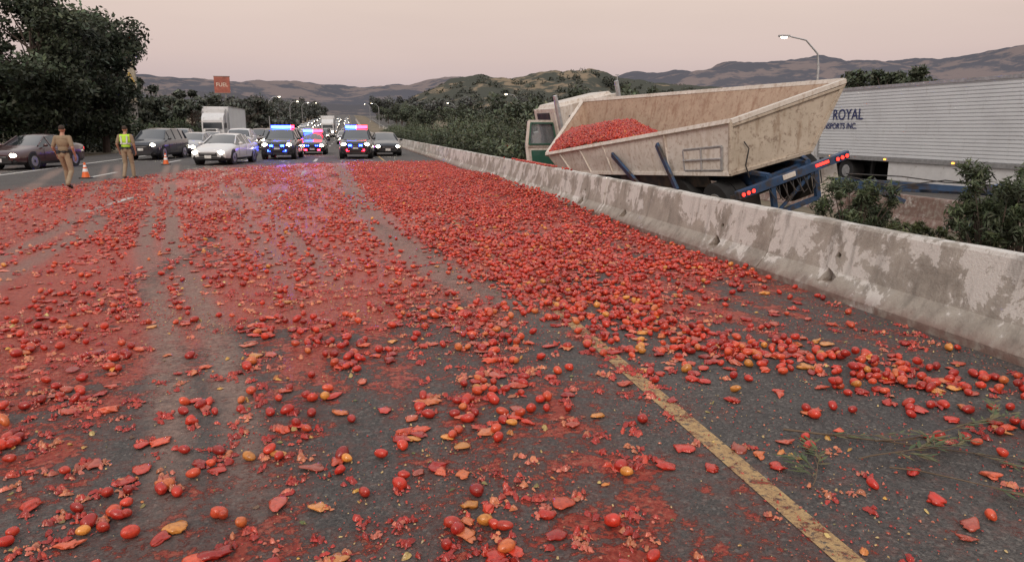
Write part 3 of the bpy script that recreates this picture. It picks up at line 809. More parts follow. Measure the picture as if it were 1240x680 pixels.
MT=[M_wpaint,M_glass,M_black,M_tire,M_alu,M_head,M_amber,M_tpanel,M_redl]
def box_trailer(b,y0,L,zb=1.15,zt=4.05,skirt=True):
    n=22
    for s_ in(-1,1):
        V=[];F=[];zs=[];xx=[]
        hgt=(zt-zb)/n
        for i in range(n):
            z0=zb+i*hgt
            for f,o in ((0,.0),(.12,-.035),(.30,-.035),(.42,0)): zs.append(z0+f*hgt); xx.append(o)
        zs.append(zt);xx.append(0)
        for z,o in zip(zs,xx): x_=s_*(1.31+o); V+= [(x_,y0,z),(x_,y0+L,z)]
        for i in range(len(zs)-1): F.append((2*i,2*i+1,2*i+3,2*i+2))
        b.add(V,F,7)
        b.box((s_*1.31,y0+L/2,zt+.02),(.07,L+.06,.12),4); b.box((s_*1.31,y0+L/2,zb-.05),(.07,L+.06,.16),4)
        for yy in (y0,y0+L): b.box((s_*1.29,yy,(zb+zt)/2),(.09,.09,zt-zb+.1),4)
        if skirt: b.box((s_*1.25,y0+L*.5,zb-.5),(.04,L*.42,.75),0)
        for yy in (L-2.6,L-1.3):
            b.cyl((s_*1.22,y0+yy,.5),(s_*.62,y0+yy,.5),.5,22,3); b.cyl((s_*1.225,y0+yy,.5),(s_*1.15,y0+yy,.5),.27,14,4)
        b.box((s_*.75,y0+3.2,.6),(.12,.12,1.0),2)
        for k in range(5): b.box((s_*1.355,y0+1+k*(L-2)/4,zb-.05),(.02,.12,.06),6)
        b.box((s_*1.0,y0+L+.05,zb-.2),(.3,.06,.12),8)
    b.box((0,y0,(zb+zt)/2),(2.5,.05,zt-zb),0); b.box((0,y0+L,(zb+zt)/2),(2.5,.05,zt-zb),0)
    b.box((0,y0+L/2,zt+.01),(2.52,L,.04),0); b.box((0,y0+L/2,zb),(2.4,L,.08),2)
    b.box((0,y0+L-1.9,.85),(1.2,3,.3),2); b.box((0,y0-.35,3.0),(1.7,.6,1.5),0)
b=MB(); tractor(b); box_trailer(b,2.9,14)
b.obj('semi_truck',MT,smooth=40,bevel=.03,loc=(-14.0,86,0))
b=MB(); tractor(b); box_trailer(b,2.9,12)
b.obj('semi_truck',MT,smooth=40,bevel=.03,loc=(-3.6,150,float(hz(150))))
e=empty('semi_truck',(23.2,34.5,-.65)); e.rotation_euler[2]=math.pi
b=MB(); tractor(b,False); b.obj('tractor',MT,smooth=40,bevel=.03,parent=e)
b=MB(); box_trailer(b,2.5,16.6); b.obj('trailer',MT,smooth=None,parent=e)
M_navy=mat('navy_lettering',(.02,.03,.12),.5)
def text(s,size,loc,rot,m,parent=None,name='lettering',ext=.003):
    cu=bpy.data.curves.new(name,'FONT'); cu.body=s; cu.size=size; cu.extrude=ext; cu.align_x='CENTER'; cu.offset=.006
    o=bpy.data.objects.new(name,cu); COL.objects.link(o); o.data.materials.append(m); o.location=loc; o.rotation_euler=rot
    if parent: o.parent=parent
    return o
text('ROYAL',.66,(1.33,4.45,2.75),(R(90),0,R(90)),M_navy,e)
text('TRANSPORTS INC.',.36,(1.33,3.65,2.35),(R(90),0,R(90)),M_navy,e)

# ------------------------------------------------------------------ crashed tomato truck
tt=empty('overturned_tomato_truck')
def tubmat(name,c1,c2,dirt,rust):
    N=NT(name);P=N.pos()
    c=N.ramp(N.noise(P,2.5,8,.65),[(.3,c2),(.7,c1)])
    c=N.mix(N.mr(N.noise(P,11,10,.72),.50,.66,0,.8),c,dirt)
    m_=N.n('ShaderNodeMapping'); m_.inputs['Scale'].default_value=(5,5,.8); N.l(P,m_.inputs[0])
    c=N.mix(N.mr(N.noise(m_.outputs[0],1.3,8,.65),.50,.68,0,.65),c,rust)
    N.set(Base_Color=c,Roughness=.6); N.bump(N.noise(P,3,4),.25,.06); return N.m
M_tubw=tubmat('tub_white',(.66,.61,.56),(.55,.50,.44),(.36,.28,.22),(.40,.32,.25))
M_tubr=tubmat('tub_rear',(.50,.43,.35),(.38,.32,.25),(.16,.11,.08),(.20,.13,.08))
M_tubi=tubmat('tub_inside',(.46,.34,.25),(.35,.25,.18),(.24,.13,.09),(.24,.13,.08))
M_bluep=mat('blue_frame',(.025,.06,.13),.45,0,.3,5,dirt=(.05,.04,.035),dirtamt=.6)
M_dark=mat('chassis_dark',(.02,.02,.022),.6,0,.4,5,dirt=(.06,.045,.035),dirtamt=.6)
M_greenp=mat('green_cab',(.02,.09,.06),.35,0,.15,3,coat=.5)
V3=Vector
RL=V3((6.97,12.93,1.83));RR=V3((9.4,13.08,2.60));FL=V3((5.49,20.6,.99));FR=V3((6.85,21.6,2.50))
BL=V3((7.05,12.98,.86));BR=V3((8.72,13.0,1.27));FBL=V3((5.80,20.2,.50));FBR=V3((6.9,20.8,.75))
TM=[M_tubw,M_tubi,M_tubr,M_bluep,M_dark,M_tire,M_alu,M_redl,M_amber]
b=MB()
def slab(b,pts,inw,t_,mo,mi,div=(14,5),wob=.02,seed=0):
    a,b_,c,d=pts; nu,nv=div; V=[];W=[]
    for j in range(nv+1):
        for i in range(nu+1):
            u=i/nu;v=j/nv; p=(a.lerp(b_,u)).lerp(d.lerp(c,u),v)
            e_=math.sin(u*math.pi)*math.sin(v*math.pi)
            o=float(vn(np.array(u*5+seed),np.array(v*3+seed),seed))-.5
            p=p+inw*(o*wob*2*e_)
            V.append(p); W.append(p+inw*t_)
    n=(nu+1)*(nv+1);F=[];Ms=[]
    for j in range(nv):
        for i in range(nu):
            q=j*(nu+1)+i; F.append((q,q+1,q+nu+2,q+nu+1));Ms.append(mo); F.append((n+q,n+q+nu+1,n+q+nu+2,n+q+1));Ms.append(mi)
    for i in range(nu):
        F.append((i,n+i,n+i+1,i+1));Ms.append(mo); q=nv*(nu+1)+i; F.append((q,q+1,n+q+1,n+q));Ms.append(mo)
    for j in range(nv):
        q=j*(nu+1);F.append((q,q+nu+1,n+q+nu+1,n+q));Ms.append(mo);q+=nu;F.append((q,n+q,n+q+nu+1,q+nu+1));Ms.append(mo)
    b.add(V+W,F,np.array(Ms))
inx=V3((.93,.1,.34))
slab(b,(RL,FL,FBL,BL),inx.normalized(),.04,0,1,(20,5),.06,1)
slab(b,(RR,FR,FBR,BR),V3((-.95,-.1,.1)).normalized(),.04,0,1,(20,5),.06,2)
slab(b,(RL,RR,BR,BL),V3((0,1,0)),.04,2,1,(10,5),.04,3)
slab(b,(FL,FR,FBR,FBL),V3((.1,-1,0)),.04,0,1,(6,4),.02,4)
slab(b,(BL,FBL,FBR,BR),V3((-.2,0,1)).normalized(),.04,4,1,(10,4),.0,5)
b.obj('tub',TM,smooth=50,parent=tt)
b=MB()
for p,q in ((RL,FL),(RR,FR),(RL,RR),(FL,FR)): b.beam(p,q,.10,.09,0,up=(.3,0,1))
for p,q in ((RL,BL),(RR,BR),(BL,BR)): b.beam(p,q,.07,.07,2,up=(0,1,.2))
b.beam(BL,FBL,.08,.08,0)
def side(s,t_,o=.03):
    p=RL.lerp(FL,s).lerp(BL.lerp(FBL,s),t_); return p-inx.normalized()*o
q=[side(.03,.45,.02),side(.19,.45,.02),side(.19,.92,.02),side(.03,.92,.02)]
b.panel(*q,.015,0)
for i in range(4): b.beam(q[i],q[(i+1)%4],.045,.045,6,up=tuple(inx))
b.beam(side(.03,.68,.05),side(.19,.68,.05),.035,.035,6)
b.beam(side(.11,.45,.05),side(.11,.92,.05),.03,.03,6)
for s_ in (.27,.6,.75,.9): b.beam(side(s_,.03,.02),side(s_,1.0,.02),.05,.04,0,up=tuple(inx))
b.beam(side(.30,.22,.07),side(.22,1.35,.12),.14,.06,3,up=tuple(inx)); b.beam(side(.55,.35,.07),side(.40,1.5,.12),.14,.06,3,up=tuple(inx))
# low skirt and cross members under the tub
b.panel(BL+V3((.0,.9,-.02)),BL.lerp(FBL,.55)+V3((0,0,-.02)),BL.lerp(FBL,.55)+V3((.1,0,-.35)),BL+V3((.12,.9,-.30)),.03,4)
rn=V3((0,-1,0))
def rear(s,t_,o=.03): return RL.lerp(RR,s).lerp(BL.lerp(BR,s),t_)+rn*o
b.tube([rear(.12,.45,.05),rear(.16,.6,.12),rear(.15,.9,.1),rear(.22,1.15,.1)],[.015]*4,6,4)
b.beam(rear(.0,.08,.03),rear(1,.08,.03),.03,.05,2)
b.obj('tub_frame',TM,bevel=.008,parent=tt)
b=MB(); b.X=Matrix.Translation((8.15,12.62,.86))@Matrix.Rotation(R(6.9),4,'Z')@Matrix.Rotation(R(-16.5),4,'Y')
b.box((0,0,0),(2.55,.12,.15),3); 
for s_ in(-1,1):
    b.box((s_*.45,4,.02),(.12,7.8,.22),3)
    for k in range(3):
        b.cyl((s_*(1.19-k*.11),-.06,.0),(s_*(1.19-k*.11),-.10,.0),.034,14,7); b.cyl((s_*(1.19-k*.11),-.05,.0),(s_*(1.19-k*.11),-.085,.0),.045,14,4)
    b.beam((s_*.5,0,-.05),(s_*.5,.05,-.62),.10,.08,3,up=(0,1,0))
    for yy in (1.0,2.25):
        for xo in (.72,.98):
            b.cyl((s_*(xo-.12),yy,-.36),(s_*(xo+.12),yy,-.36),.46,26,5); 
            b.cyl((s_*(xo-.08),yy,-.36),(s_*(xo+.125),yy,-.36),.25,16,6)
        b.cyl((-.7,yy,-.36),(.7,yy,-.36),.07,10,4)
    b.box((s_*.92,.28,-.42),(.62,.02,.75),0 if s_>0 else 4)
    b.beam((s_*.45,.1,.12),(s_*.8,1.2,.35),.07,.07,3)
    b.cyl((s_*.3,.6,-.1),(s_*.3,1.5,-.1),.12,12,4)
b.beam((-.5,.05,-.62),(.5,.05,-.62),.08,.1,3,up=(0,1,0)); b.beam((-.5,.04,-.62),(.5,.0,-.05),.05,.05,3,up=(0,1,0))
for k in range(6): b.box((0,.3+k*1.4,.0),(.78,.1,.14),3)
for k in range(7):
    x0=-.6+.16*k; b.tube([(x0,-.02,-.08),(x0+.05,-.1,-.3-.07*(k%3)),(x0+.2,-.05,-.34),(x0+.25,.0,-.1)],[.013]*4,6,4)
b.box((-.15,-.075,.03),(.28,.02,.09),0); b.box((.62,-.075,.02),(.3,.012,.05),7)
b.obj('chassis',TM,smooth=40,bevel=.006,parent=tt)
b=MB()
b.beam((9.2,12.9,.72),(12.3,12.3,.50),.12,.12,3); b.beam((9.5,13.8,.55),(12.3,12.35,.48),.12,.12,3)
b.beam((9.6,12.8,.72),(10.6,12.6,.30),.09,.09,3); b.beam((10.4,12.65,.60),(10.4,13.4,.5),.09,.09,3)
b.beam((11.2,12.5,.58),(11.2,13.0,.52),.09,.09,3); b.cyl((12.25,12.3,.5),(12.75,12.22,.46),.06,10,4)
b.cyl((12.85,12.2,.40),(12.85,12.2,.52),.13,16,4); b.beam((11.9,12.3,.5),(12.5,12.2,.62),.10,.10,3)
b.tube([(9.4,12.8,.85),(10.4,12.5,.80),(11.3,12.4,.68),(12.3,12.25,.62)],[.014]*4,6,4); b.tube([(9.4,12.8,.8),(10.3,12.5,.62),(11.3,12.4,.72),(12.3,12.25,.6)],[.014]*4,6,4)
b.cyl((11.9,12.35,-.6),(11.9,12.35,.45),.05,8,3)
b.obj('drawbar',TM,smooth=40,bevel=.006,parent=tt)
b=MB(); b.X=Matrix.Translation((7.75,23.6,.0))@Matrix.Rotation(R(7),4,'Z')@Matrix.Rotation(R(-13),4,'Y')
b.box((0,0,1.75),(2.2,1.7,1.75),0); b.box((0,0,2.66),(2.05,1.5,.14),0,taper=.9)
b.box((0,1.7,1.3),(1.5,1.9,.95),0,taper=.92); b.box((0,2.7,1.25),(1.1,.08,.8),6)
b.box((-1.11,0,1.3),(.03,1.4,.8),9); b.box((1.11,0,1.3),(.03,1.4,.8),9)
b.box((-.0,-.86,2.05),(1.3,.03,.5),10); b.box((0,.86,2.15),(1.9,.04,.6),10); b.box((1.11,.1,2.1),(.03,.9,.55),10); b.box((-1.112,.05,1.9),(.03,1.05,1.2),4)
b.box((0,-.87,1.35),(2.0,.03,.25),9)
for s_ in(-1,1):
    b.cyl((s_*1.05,-1.05,.9),(s_*1.05,-1.05,3.0),.07,12,6); b.box((s_*.45,-2.2,.75),(.12,3.4,.22),4)
    b.box((s_*1.4,.7,2.1),(.15,.08,.5),4); b.beam((s_*1.1,.7,2.25),(s_*1.4,.7,2.25),.03,.03,4)
    for yy in(1.9,-2.4,-3.6): b.cyl((s_*1.15,yy,.5),(s_*.7,yy,.5),.5,22,5); b.cyl((s_*1.16,yy,.5),(s_*1.1,yy,.5),.26,14,6)
b.obj('cab',TM+[M_greenp,M_glass],smooth=40,bevel=.02,parent=tt)
b=MB(); hx=V3((6.55,22.9,.40)); dv=V3((-1.08,-.30,.0)); dz=V3((-.12,0,1.05)); 
A=lambda u,v:hx+dv*u+dz*v
O=V3((0,-.055,0))
b.panel(A(0,0),A(1,0),A(1,.75),A(0,.75),.05,0); b.panel(A(.12,.12)+O,A(.88,.12)+O,A(.88,.62)+O,A(.12,.62)+O,.012,9)
for p,q in (((0,.75),(.06,1.45)),((.06,1.45),(.85,1.45)),((.85,1.45),(1,.75)),((.0,.75),(1,.75)),((0,0),(0,.75)),((1,0),(1,.75)),((0,0),(1,0))): b.beam(A(*p),A(*q),.08,.08,0,up=(0,1,0))
for p,q in (((.06,.79),(.11,1.40)),((.11,1.40),(.81,1.40)),((.81,1.40),(.93,.79)),((.06,.79),(.93,.79))): b.beam(A(*p)+O,A(*q)+O,.05,.05,9,up=(0,1,0))
b.panel(A(.05,.78),A(.95,.78),A(.82,1.42),A(.08,1.42),.01,11)
N=NT('window_glass'); N.set(Base_Color=(.45,.5,.52),Roughness=.05); N.b.inputs['Transmission Weight'].default_value=.8; M_win=N.m
b.obj('door',TM+[M_greenp,M_glass,M_win],bevel=.008,parent=tt)
load=MB()
n=11000; s=rng.random(n); u=rng.random(n)
RLn=np.array(RL);FLn=np.array(FL);RRn=np.array(RR);FRn=np.array(FR)
s=.30+.69*s
near=RLn+(FLn-RLn)*s[:,None]; farp=RRn+(FRn-RRn)*s[:,None]
edge=np.clip((s-.38)/.25,0,1)
uu=u*.62
p=near+(farp-near)*uu[:,None]
hgt=.26*np.sin(np.clip(uu/.55,0,1)*math.pi)*np.sin(np.clip((s-.40)/.6,0,1)*math.pi)**.6+.06
p[:,2]=near[:,2]+ (farp[:,2]-near[:,2])*uu*.72 + hgt - (1-edge)*.75*1.0 - .02
p[:,2]+=rng.uniform(-.05,.03,n)+.10*(fbm(p[:,0]*2,p[:,1]*2,5)-.5)
k=(edge>.02)&(uu>.04+.32*(1-edge)); p=p[k]; n=len(p)
scatter(load,md[0],p,randrot(n),np.full((n,3),.030)*rng.uniform(.85,1.15,(n,3)),tomcol(n,.01)*.85)
nu=24;nv=8;V=[];F=[]
for i in range(nu+1):
    for j in range(nv+1):
        s_=.38+.61*i/nu; e_=min(1,max(0,(s_-.38)/.25)); u0=.06+.34*(1-e_); u_=u0+(.62-u0)*j/nv; a_=RLn+(FLn-RLn)*s_; f_=RRn+(FRn-RRn)*s_; q=a_+(f_-a_)*u_
        h_=.26*math.sin(min(1,u_/.55)*math.pi)*max(0,math.sin(min(1,max(0,(s_-.40)/.6))*math.pi))**.6+.06
        q[2]=a_[2]+(f_[2]-a_[2])*u_*.72+h_-(1-e_)*.75-.09; V.append(q)
for i in range(nu):
    for j in range(nv): k=i*(nv+1)+j; F.append((k,k+1,k+nv+2,k+nv+1))
load.add(V,F,0,(.2,.012,.01))
n=4500; y=rng.uniform(16,26,n); x=rng.uniform(5.38,6.6,n)
z=.0+.60*np.exp(-((y-20.8)/3.)**2)*np.exp(-((x-5.4)/.9)**2)+rng.uniform(-.04,.04,n)
scatter(load,lo[0],np.stack([x,y,z],1),randrot(n),np.full((n,3),.030)*rng.uniform(.85,1.15,(n,3)),tomcol(n,.01))
n=160; y=rng.normal(20.3,1.5,n); x=rng.uniform(5.0,5.12,n); z=np.full(n,.775)
scatter(load,md[1],np.stack([x,y,z],1),randrot(n,True),np.full((n,3),.025),tomcol(n,.01))
load.obj('tomato_load',[M_tom],smooth=180,parent=tt)

# ------------------------------------------------------------------ street lamps, signs
M_lamp=emis('street_light',(1,.85,.6),20)
def lamp(x,y,H,dirx,L=3.2,z0=None):
    z0=float(gz(np.array(x),np.array(y))) if z0 is None else z0
    b=MB(); b.tube([(0,0,-.3),(0,0,H*.8),(dirx*.15,0,H*.92),(dirx*L*.45,0,H+.25),(dirx*L,0,H+.5)],[.13,.09,.07,.055,.045],10,0)
    b.box((dirx*(L+.35),0,H+.50),(.8,.3,.14),0); b.ell((dirx*(L+.35),0,H+.41),(.26,.13,.09),1,nu=10,nv=6); b.box((0,0,.1),(.5,.5,.5),2)
    b.obj('street_lamp',[M_alu,M_lamp,M_conc],smooth=40,bevel=.01,loc=(x,y,z0))
lamp(34,50.5,8.3,-1,2.6)
for (x_,y_) in ((-18,190),(-18,260),(-18,330),(12,290),(34,150),(34,240),(-18,420),(12,400)): lamp(x_,y_,8.5,1 if x_<0 else -1,2.2)
def pole_sign(name,x,y,H,w_,h_,face,txt,tc,z0=None):
    z0=float(gz(np.array(x),np.array(y))); e=empty(name,(x,y,z0)); b=MB()
    for s_ in(-1,1): b.box((s_*w_*.2,0,H/2),(.35,.35,H),0)
    b.box((0,0,H+h_/2),(w_,.5,h_),1); b.box((0,0,H+h_),(w_+.2,.6,.15),0); b.box((0,0,H),(w_+.2,.6,.15),0)
    b.obj('panel',[mat('sign_post',(.2,.19,.18),.6),face],parent=e,bevel=.02)
    text(txt,h_*.32,(0,-.27,H+h_*.4),(R(90),0,0),tc,e)
pole_sign('billboard_sign',-32.4,219,10.6,4.0,4.4,mat('sign_face',(.34,.10,.07),.5,var=.3,scale=1),'FUEL',mat('sign_white',(.7,.6,.5),.5))
pole_sign('gas_station_sign',-22.9,91,4.6,1.1,5.4,mat('sign_cream',(.33,.29,.22),.5),'A',mat('sign_yellow',(.45,.30,.08),.5))
e=empty('lit_shop_sign',(-27.0,90,0)); b=MB()
for s_ in(-1,1): b.box((s_*1.2,.1,3.4),(.2,.2,6.8),0)
b.box((0,.1,7.0),(3.4,.25,1.1),0); b.obj('board',[mat('sign_back',(.05,.05,.05),.6)],parent=e,bevel=.02)
text('MARKET',.85,(0,-.04,6.7),(R(90),0,0),emis('red_letters',(1,.05,.04),2.5),e)
b=MB(); b.tube([(0,0,-.2),(0,0,9.5)],[.1,.06],8,0); b.box((0,0,9.5),(.5,.2,.12),0); b.obj('utility_pole',[M_alu],smooth=40,loc=(38,104,-.3))
e=empty('white_building',(62,205,0)); z=float(hz(205)); b=MB(); b.box((0,0,2.5+z),(12,8,5),0)
b.add([(-6.5,-4.5,5.01+z),(6.5,-4.5,5.01+z),(6.5,4.5,5.01+z),(-6.5,4.5,5.01+z),(-6.5,0,7+z),(6.5,0,7+z)],[(0,1,5,4),(2,3,4,5),(0,4,3),(1,2,5),(0,3,2,1)],1)
for k in range(4): b.box((-4+k*2.6,-4.02,2.8+z),(1.2,.08,1.3),2)
b.obj('walls_and_roof',[mat('stucco',(.45,.43,.4),.8),mat('roofing',(.35,.34,.34),.7),M_glass],parent=e)

# ------------------------------------------------------------------ cones
M_org=mat('cone_orange',(.75,.13,.02),.5,var=.1); M_refl=mat('reflective_band',(.75,.75,.75),.4)
def cone(x,y,z=0,H=.7):
    b=MB(); b.box((0,0,.02),(.36,.36,.04),2); b.cyl((0,0,.04),(0,0,H*.42),.135,18,0,.09); b.cyl((0,0,H*.42),(0,0,H*.62),.09,18,1,.068)
    b.cyl((0,0,H*.62),(0,0,H*.72),.068,18,0,.056); b.cyl((0,0,H*.72),(0,0,H*.84),.056,18,1,.044); b.cyl((0,0,H*.84),(0,0,H),.044,18,0,.026)
    b.obj('traffic_cone',[M_org,M_refl,M_black],smooth=40,loc=(x,y,z))
cone(-9.0,28.8,.0,.55); cone(-8.6,39.0,0,.55); cone(18.7,26.5,-.645,.6)

# ------------------------------------------------------------------ people
M_tan=mat('tan_uniform',(.26,.195,.125),.85,0,.15,7,bump=.6,bscale=14)
M_tanp=mat('tan_trousers',(.29,.225,.15),.85,0,.15,7,bump=.6,bscale=12)
M_skin=mat('skin',(.42,.22,.15),.5,0,.08,8); M_hair=mat('hair',(.045,.028,.018),.8,0,.3,40,bump=.5)
M_boot=mat('boots',(.012,.012,.012),.45); M_vest=mat('hi_vis_vest',(.45,.75,.05),.7,0,.1,8,bump=.5,bscale=14)
M_eye=mat('eye_white',(.6,.58,.55),.3); M_lip=mat('lips',(.30,.12,.10),.5); M_silv=mat('reflective_tape',(.6,.6,.58),.35)
PM=[M_tan,M_tanp,M_skin,M_hair,M_boot,M_vest,M_black]
def person(name,loc,yaw,pose,vest=False,headturn=0.):
    e=empty(name,loc); e.rotation_euler[2]=R(yaw)
    SH=5 if vest else 0
    parts=[]
    def cap(a,c_,r1,r2,m): parts.append(('c',V3(a),V3(c_),r1,r2,m))
    def el(c_,r_,m,rot=None): parts.append(('e',V3(c_),V3(r_),rot,0,m))
    el((0,0,1.00),(.168,.125,.13),1); el((0,.005,1.13),(.155,.118,.15),SH); el((0,0,1.32),(.19,.13,.20),SH); el((0,-.01,1.42),(.20,.105,.10),SH)
    cap((-.15,0,1.455),(.15,0,1.455),.062,.062,SH); cap((0,-.005,1.44),(0,.01,1.56),.075,.058,2)
    Rh=Matrix.Rotation(headturn,3,'Z'); hc=V3((0,.02,1.675))
    H=lambda x,y,z: hc+Rh@V3((x,y,z))
    el(H(0,-.005,.02),(.076,.096,.10),2,Rh); el(H(0,.03,-.05),(.056,.066,.068),2,Rh); cap(H(0,.092,.012),H(0,.112,-.025),.010,.016,2)
    for s_ in(-1,1): el(H(s_*.078,0,-.005),(.012,.020,.032),2,Rh)
    el(H(0,-.02,.045),(.080,.092,.088),3,Rh); cap(H(-.03,.09,.03),H(.03,.09,.03),.012,.012,2)
    for s_,k in((-1,'L'),(1,'R')):
        el_=V3(pose['elb'+k]);wr=V3(pose['wri'+k]);sh=V3((s_*.195,0,1.45))
        cut=sh.lerp(el_,.8); cap(sh,cut,.068,.060,SH if not vest else 0); cap(cut,el_,.047,.041,2); cap(el_,wr,.043,.027,2)
        hp=V3((s_*.092,0,.95)); kn=V3(pose['kn'+k]);an=V3(pose['an'+k]);to=V3(pose['to'+k])
        cap(hp,kn,.098,.070,1); cap(kn,an,.070,.058,1); cap(an,an.lerp(to,.3),.050,.050,4); cap(an.lerp(to,.15)-V3((0,0,.03)),to,.045,.036,4)
    b=MB()
    for q in parts:
        if q[0]=='c': b.capsule(q[1],q[2],q[3],q[4],14)
        else: b.ell(q[1],q[2],0,q[3],nu=20,nv=14)
    me=b.mesh('tmp',[]); o=bpy.data.objects.new('tmp',me); COL.objects.link(o)
    m=o.modifiers.new('r','REMESH'); m.mode='VOXEL'; m.voxel_size=.010
    sm=o.modifiers.new('s','SMOOTH'); sm.factor=.5; sm.iterations=4
    bpy.context.view_layer.update(); dg=bpy.context.evaluated_depsgraph_get()
    me2=bpy.data.meshes.new_from_object(o.evaluated_get(dg)); bpy.data.objects.remove(o)
    nf=len(me2.polygons); c_=np.zeros(nf*3); me2.polygons.foreach_get('center',c_); c_=c_.reshape(-1,3)
    best=np.full(nf,9.);mi=np.zeros(nf,int)
    for q in parts:
        if q[0]=='c':
            a=np.array(q[1]);d=np.array(q[2])-a; tq=np.clip((c_-a)@d/(d@d+1e-9),0,1); ds=np.linalg.norm(c_-a-tq[:,None]*d,axis=1)-(q[3]+(q[4]-q[3])*tq)
        else:
            l=c_-np.array(q[1]); 
            if q[3] is not None: l=l@np.array(q[3])
            r_=np.array(q[2]); ds=(np.linalg.norm(l/r_,axis=1)-1)*r_.min()
        k=ds<best; best[k]=ds[k]; mi[k]=q[5]
    me2.materials.clear()
    for mm in PM: me2.materials.append(mm)
    me2.polygons.foreach_set('material_index',mi.astype(np.int32)); me2.polygons.foreach_set('use_smooth',np.ones(nf,bool)); me2.name='body'
    mkobj('body',me2,e)
    b=MB()
    for s_ in(-1,1): b.ell(H(s_*.032,.088,.008),(.014,.008,.009),0,Rh,nu=8,nv=6); b.ell(H(s_*.032,.0945,.008),(.006,.004,.006),1,Rh,nu=8,nv=6)
    b.ell(H(0,.093,-.055),(.024,.008,.006),2,Rh,nu=8,nv=6)
    V=[];F=[]
    for i in range(28):
        a=2*math.pi*i/28
        for (z,o_) in((1.03,.006),(1.03,.014),(1.075,.014),(1.075,.006)): V.append(((.163+o_)*math.cos(a),(.124+o_)*math.sin(a),z))
    for i in range(28):
        for k in range(4): F.append((i*4+k,((i+1)%28)*4+k,((i+1)%28)*4+(k+1)%4,i*4+(k+1)%4))
    b.add(V,F,1)
    b.box((.19,.0,.97),(.05,.07,.20),1); b.box((.185,-.01,1.08),(.04,.05,.07),1); b.box((-.18,-.03,1.04),(.05,.07,.10),1); b.box((-.10,-.13,1.05),(.08,.04,.08),1); b.box((.08,-.135,1.05),(.07,.04,.07),1); b.box((-.15,.09,1.04),(.05,.05,.10),1)
    if vest:
        for z in(1.2,):
            V=[];F=[]
            for i in range(28):
                a=2*math.pi*i/28
                for zz in (z-.025,z+.025): V.append((.184*math.cos(a),.132*math.sin(a),zz))
            for i in range(28): j=(i+1)%28; F.append((2*i,2*j,2*j+1,2*i+1))
            b.add(V,F,3)
        for s_ in(-1,1): b.beam((s_*.09,-.137,1.2),(s_*.10,-.112,1.46),.05,.006,3,up=(0,-1,0)); b.beam((s_*.09,.137,1.2),(s_*.10,.112,1.46),.05,.006,3,up=(0,1,0))
    b.obj('belt_and_face',[M_eye,M_black,M_lip,M_silv],smooth=40,parent=e)
    b=MB()
    for s_,k in((-1,'L'),(1,'R')):
        el_=V3(pose['elb'+k]);wr=V3(pose['wri'+k]); d=(wr-el_).normalized(); d=(d+V3((0,0,-.6))).normalized()
        inn=V3((-s_,0,0)); inn=(inn-d*inn.dot(d)).normalized(); fw=d.cross(inn); 
        if fw.y<0: fw=-fw
        pc=wr+d*.05; Mx=Matrix((fw,inn,d)).transposed(); b.ell(pc,(.042,.017,.055),0,Mx,nu=12,nv=8)
        for i,(L_,o_) in enumerate(((.072,.030),(.080,.010),(.074,-.011),(.058,-.031))):
            a=wr+d*.09+fw*o_; m1=a+d*L_*.5+inn*.008; m2=m1+d*L_*.36+inn*.022; m3=m2+d*L_*.14+inn*.018
            b.capsule(a,m1,.0095,.009,8); b.capsule(m1,m2,.009,.008,8); b.capsule(m2,m3,.008,.007,8)
        a=wr+d*.03+fw*.030; m1=a+fw*.03+d*.03+inn*.01; m2=m1+d*.032+fw*.006+inn*.008
        b.capsule(a,m1,.012,.010,8); b.capsule(m1,m2,.010,.008,8)
    b.obj('hands',[M_skin],smooth=60,parent=e)
    return e
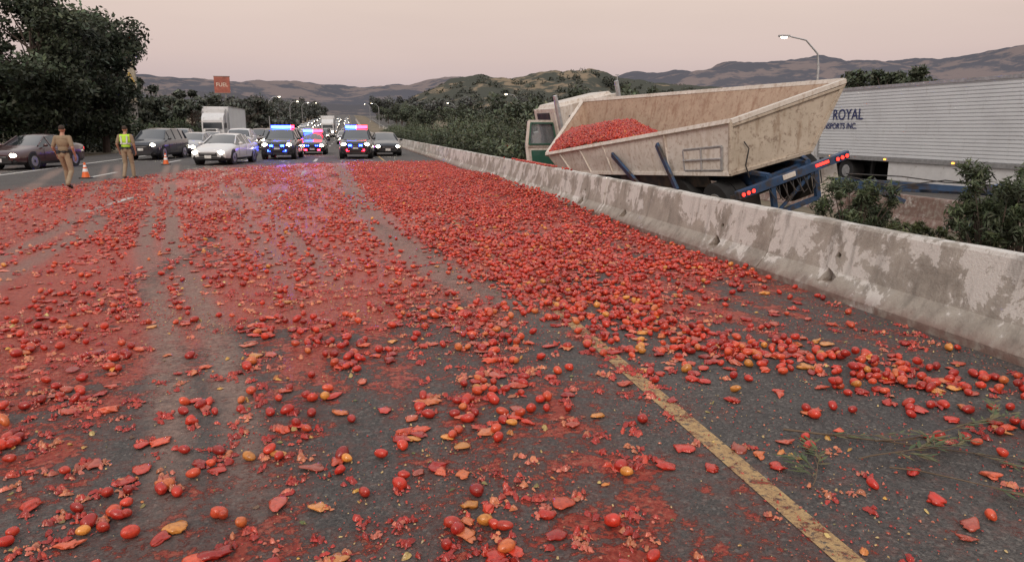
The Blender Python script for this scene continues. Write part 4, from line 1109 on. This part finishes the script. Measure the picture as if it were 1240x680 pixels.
person('police_officer',(-8.0,24.0,0),-14,dict(elbL=(-.29,-.04,1.18),wriL=(-.30,.12,.98),elbR=(.30,-.07,1.17),wriR=(.28,.06,.94),
    knL=(-.12,.20,.54),anL=(-.16,.26,.10),toL=(-.17,.44,.045),knR=(.14,.02,.50),anR=(.19,-.30,.16),toR=(.21,-.15,.04)),headturn=.2)
person('highway_worker',(-7.5,28.4,0),-8,dict(elbL=(-.28,-.05,1.18),wriL=(-.27,.08,.95),elbR=(.27,-.02,1.17),wriR=(.26,.10,.94),
    knL=(-.10,.05,.51),anL=(-.12,-.10,.10),toL=(-.13,.08,.045),knR=(.11,.10,.52),anR=(.13,.10,.09),toR=(.15,.28,.045)),vest=True)

# ------------------------------------------------------------------ fallen branch
b=MB()
def twig(p0,d,L,r,depth=0):
    p=V3(p0);pts=[p.copy()];dd=V3(d).normalized()
    for k in range(6):
        dd=(dd+V3((random.gauss(0,.10),random.gauss(0,.10),random.gauss(0,.04)))).normalized(); p=p+dd*L/6; p.z=min(max(p.z,.012),.09); pts.append(p.copy())
        if depth<1 and random.random()<.6: twig(p,dd+V3((random.uniform(-.8,.8),random.uniform(-.8,.8),.1)),L*.35,r*.5,depth+1)
        if depth>0 or k>3:
            for q in range(2):
                a=math.atan2(dd.y,dd.x)+random.uniform(-.9,.9); l=random.uniform(.06,.11); u=V3((math.cos(a),math.sin(a),random.uniform(-.15,.2)))*l; v=u.cross(V3((0,0,1))).normalized()*l*.10
                c_=random.choice([(.07,.10,.04),(.11,.13,.05),(.16,.13,.06)])
                b.add([p,p+u*.5+v,p+u,p+u*.5-v],[(0,1,2,3)],0,c_)
    b.tube(pts,[r*(1-.12*k) for k in range(7)],5,1)
twig((2.35,3.55,.03),(1,-.45,.03),1.15,.007); twig((2.75,3.3,.03),(.9,-.35,.05),.9,.006); twig((2.5,3.1,.04),(.8,.15,.05),.5,.005); twig((2.1,2.9,.03),(.6,.6,.02),.45,.004); twig((2.6,3.0,.03),(.9,-.5,.04),.8,.005)
b.obj('fallen_branch',[M_leaf,mat('twig_bark',(.12,.08,.05),.8)])
print('objs',len(bpy.data.objects),'spill verts',spill.n)
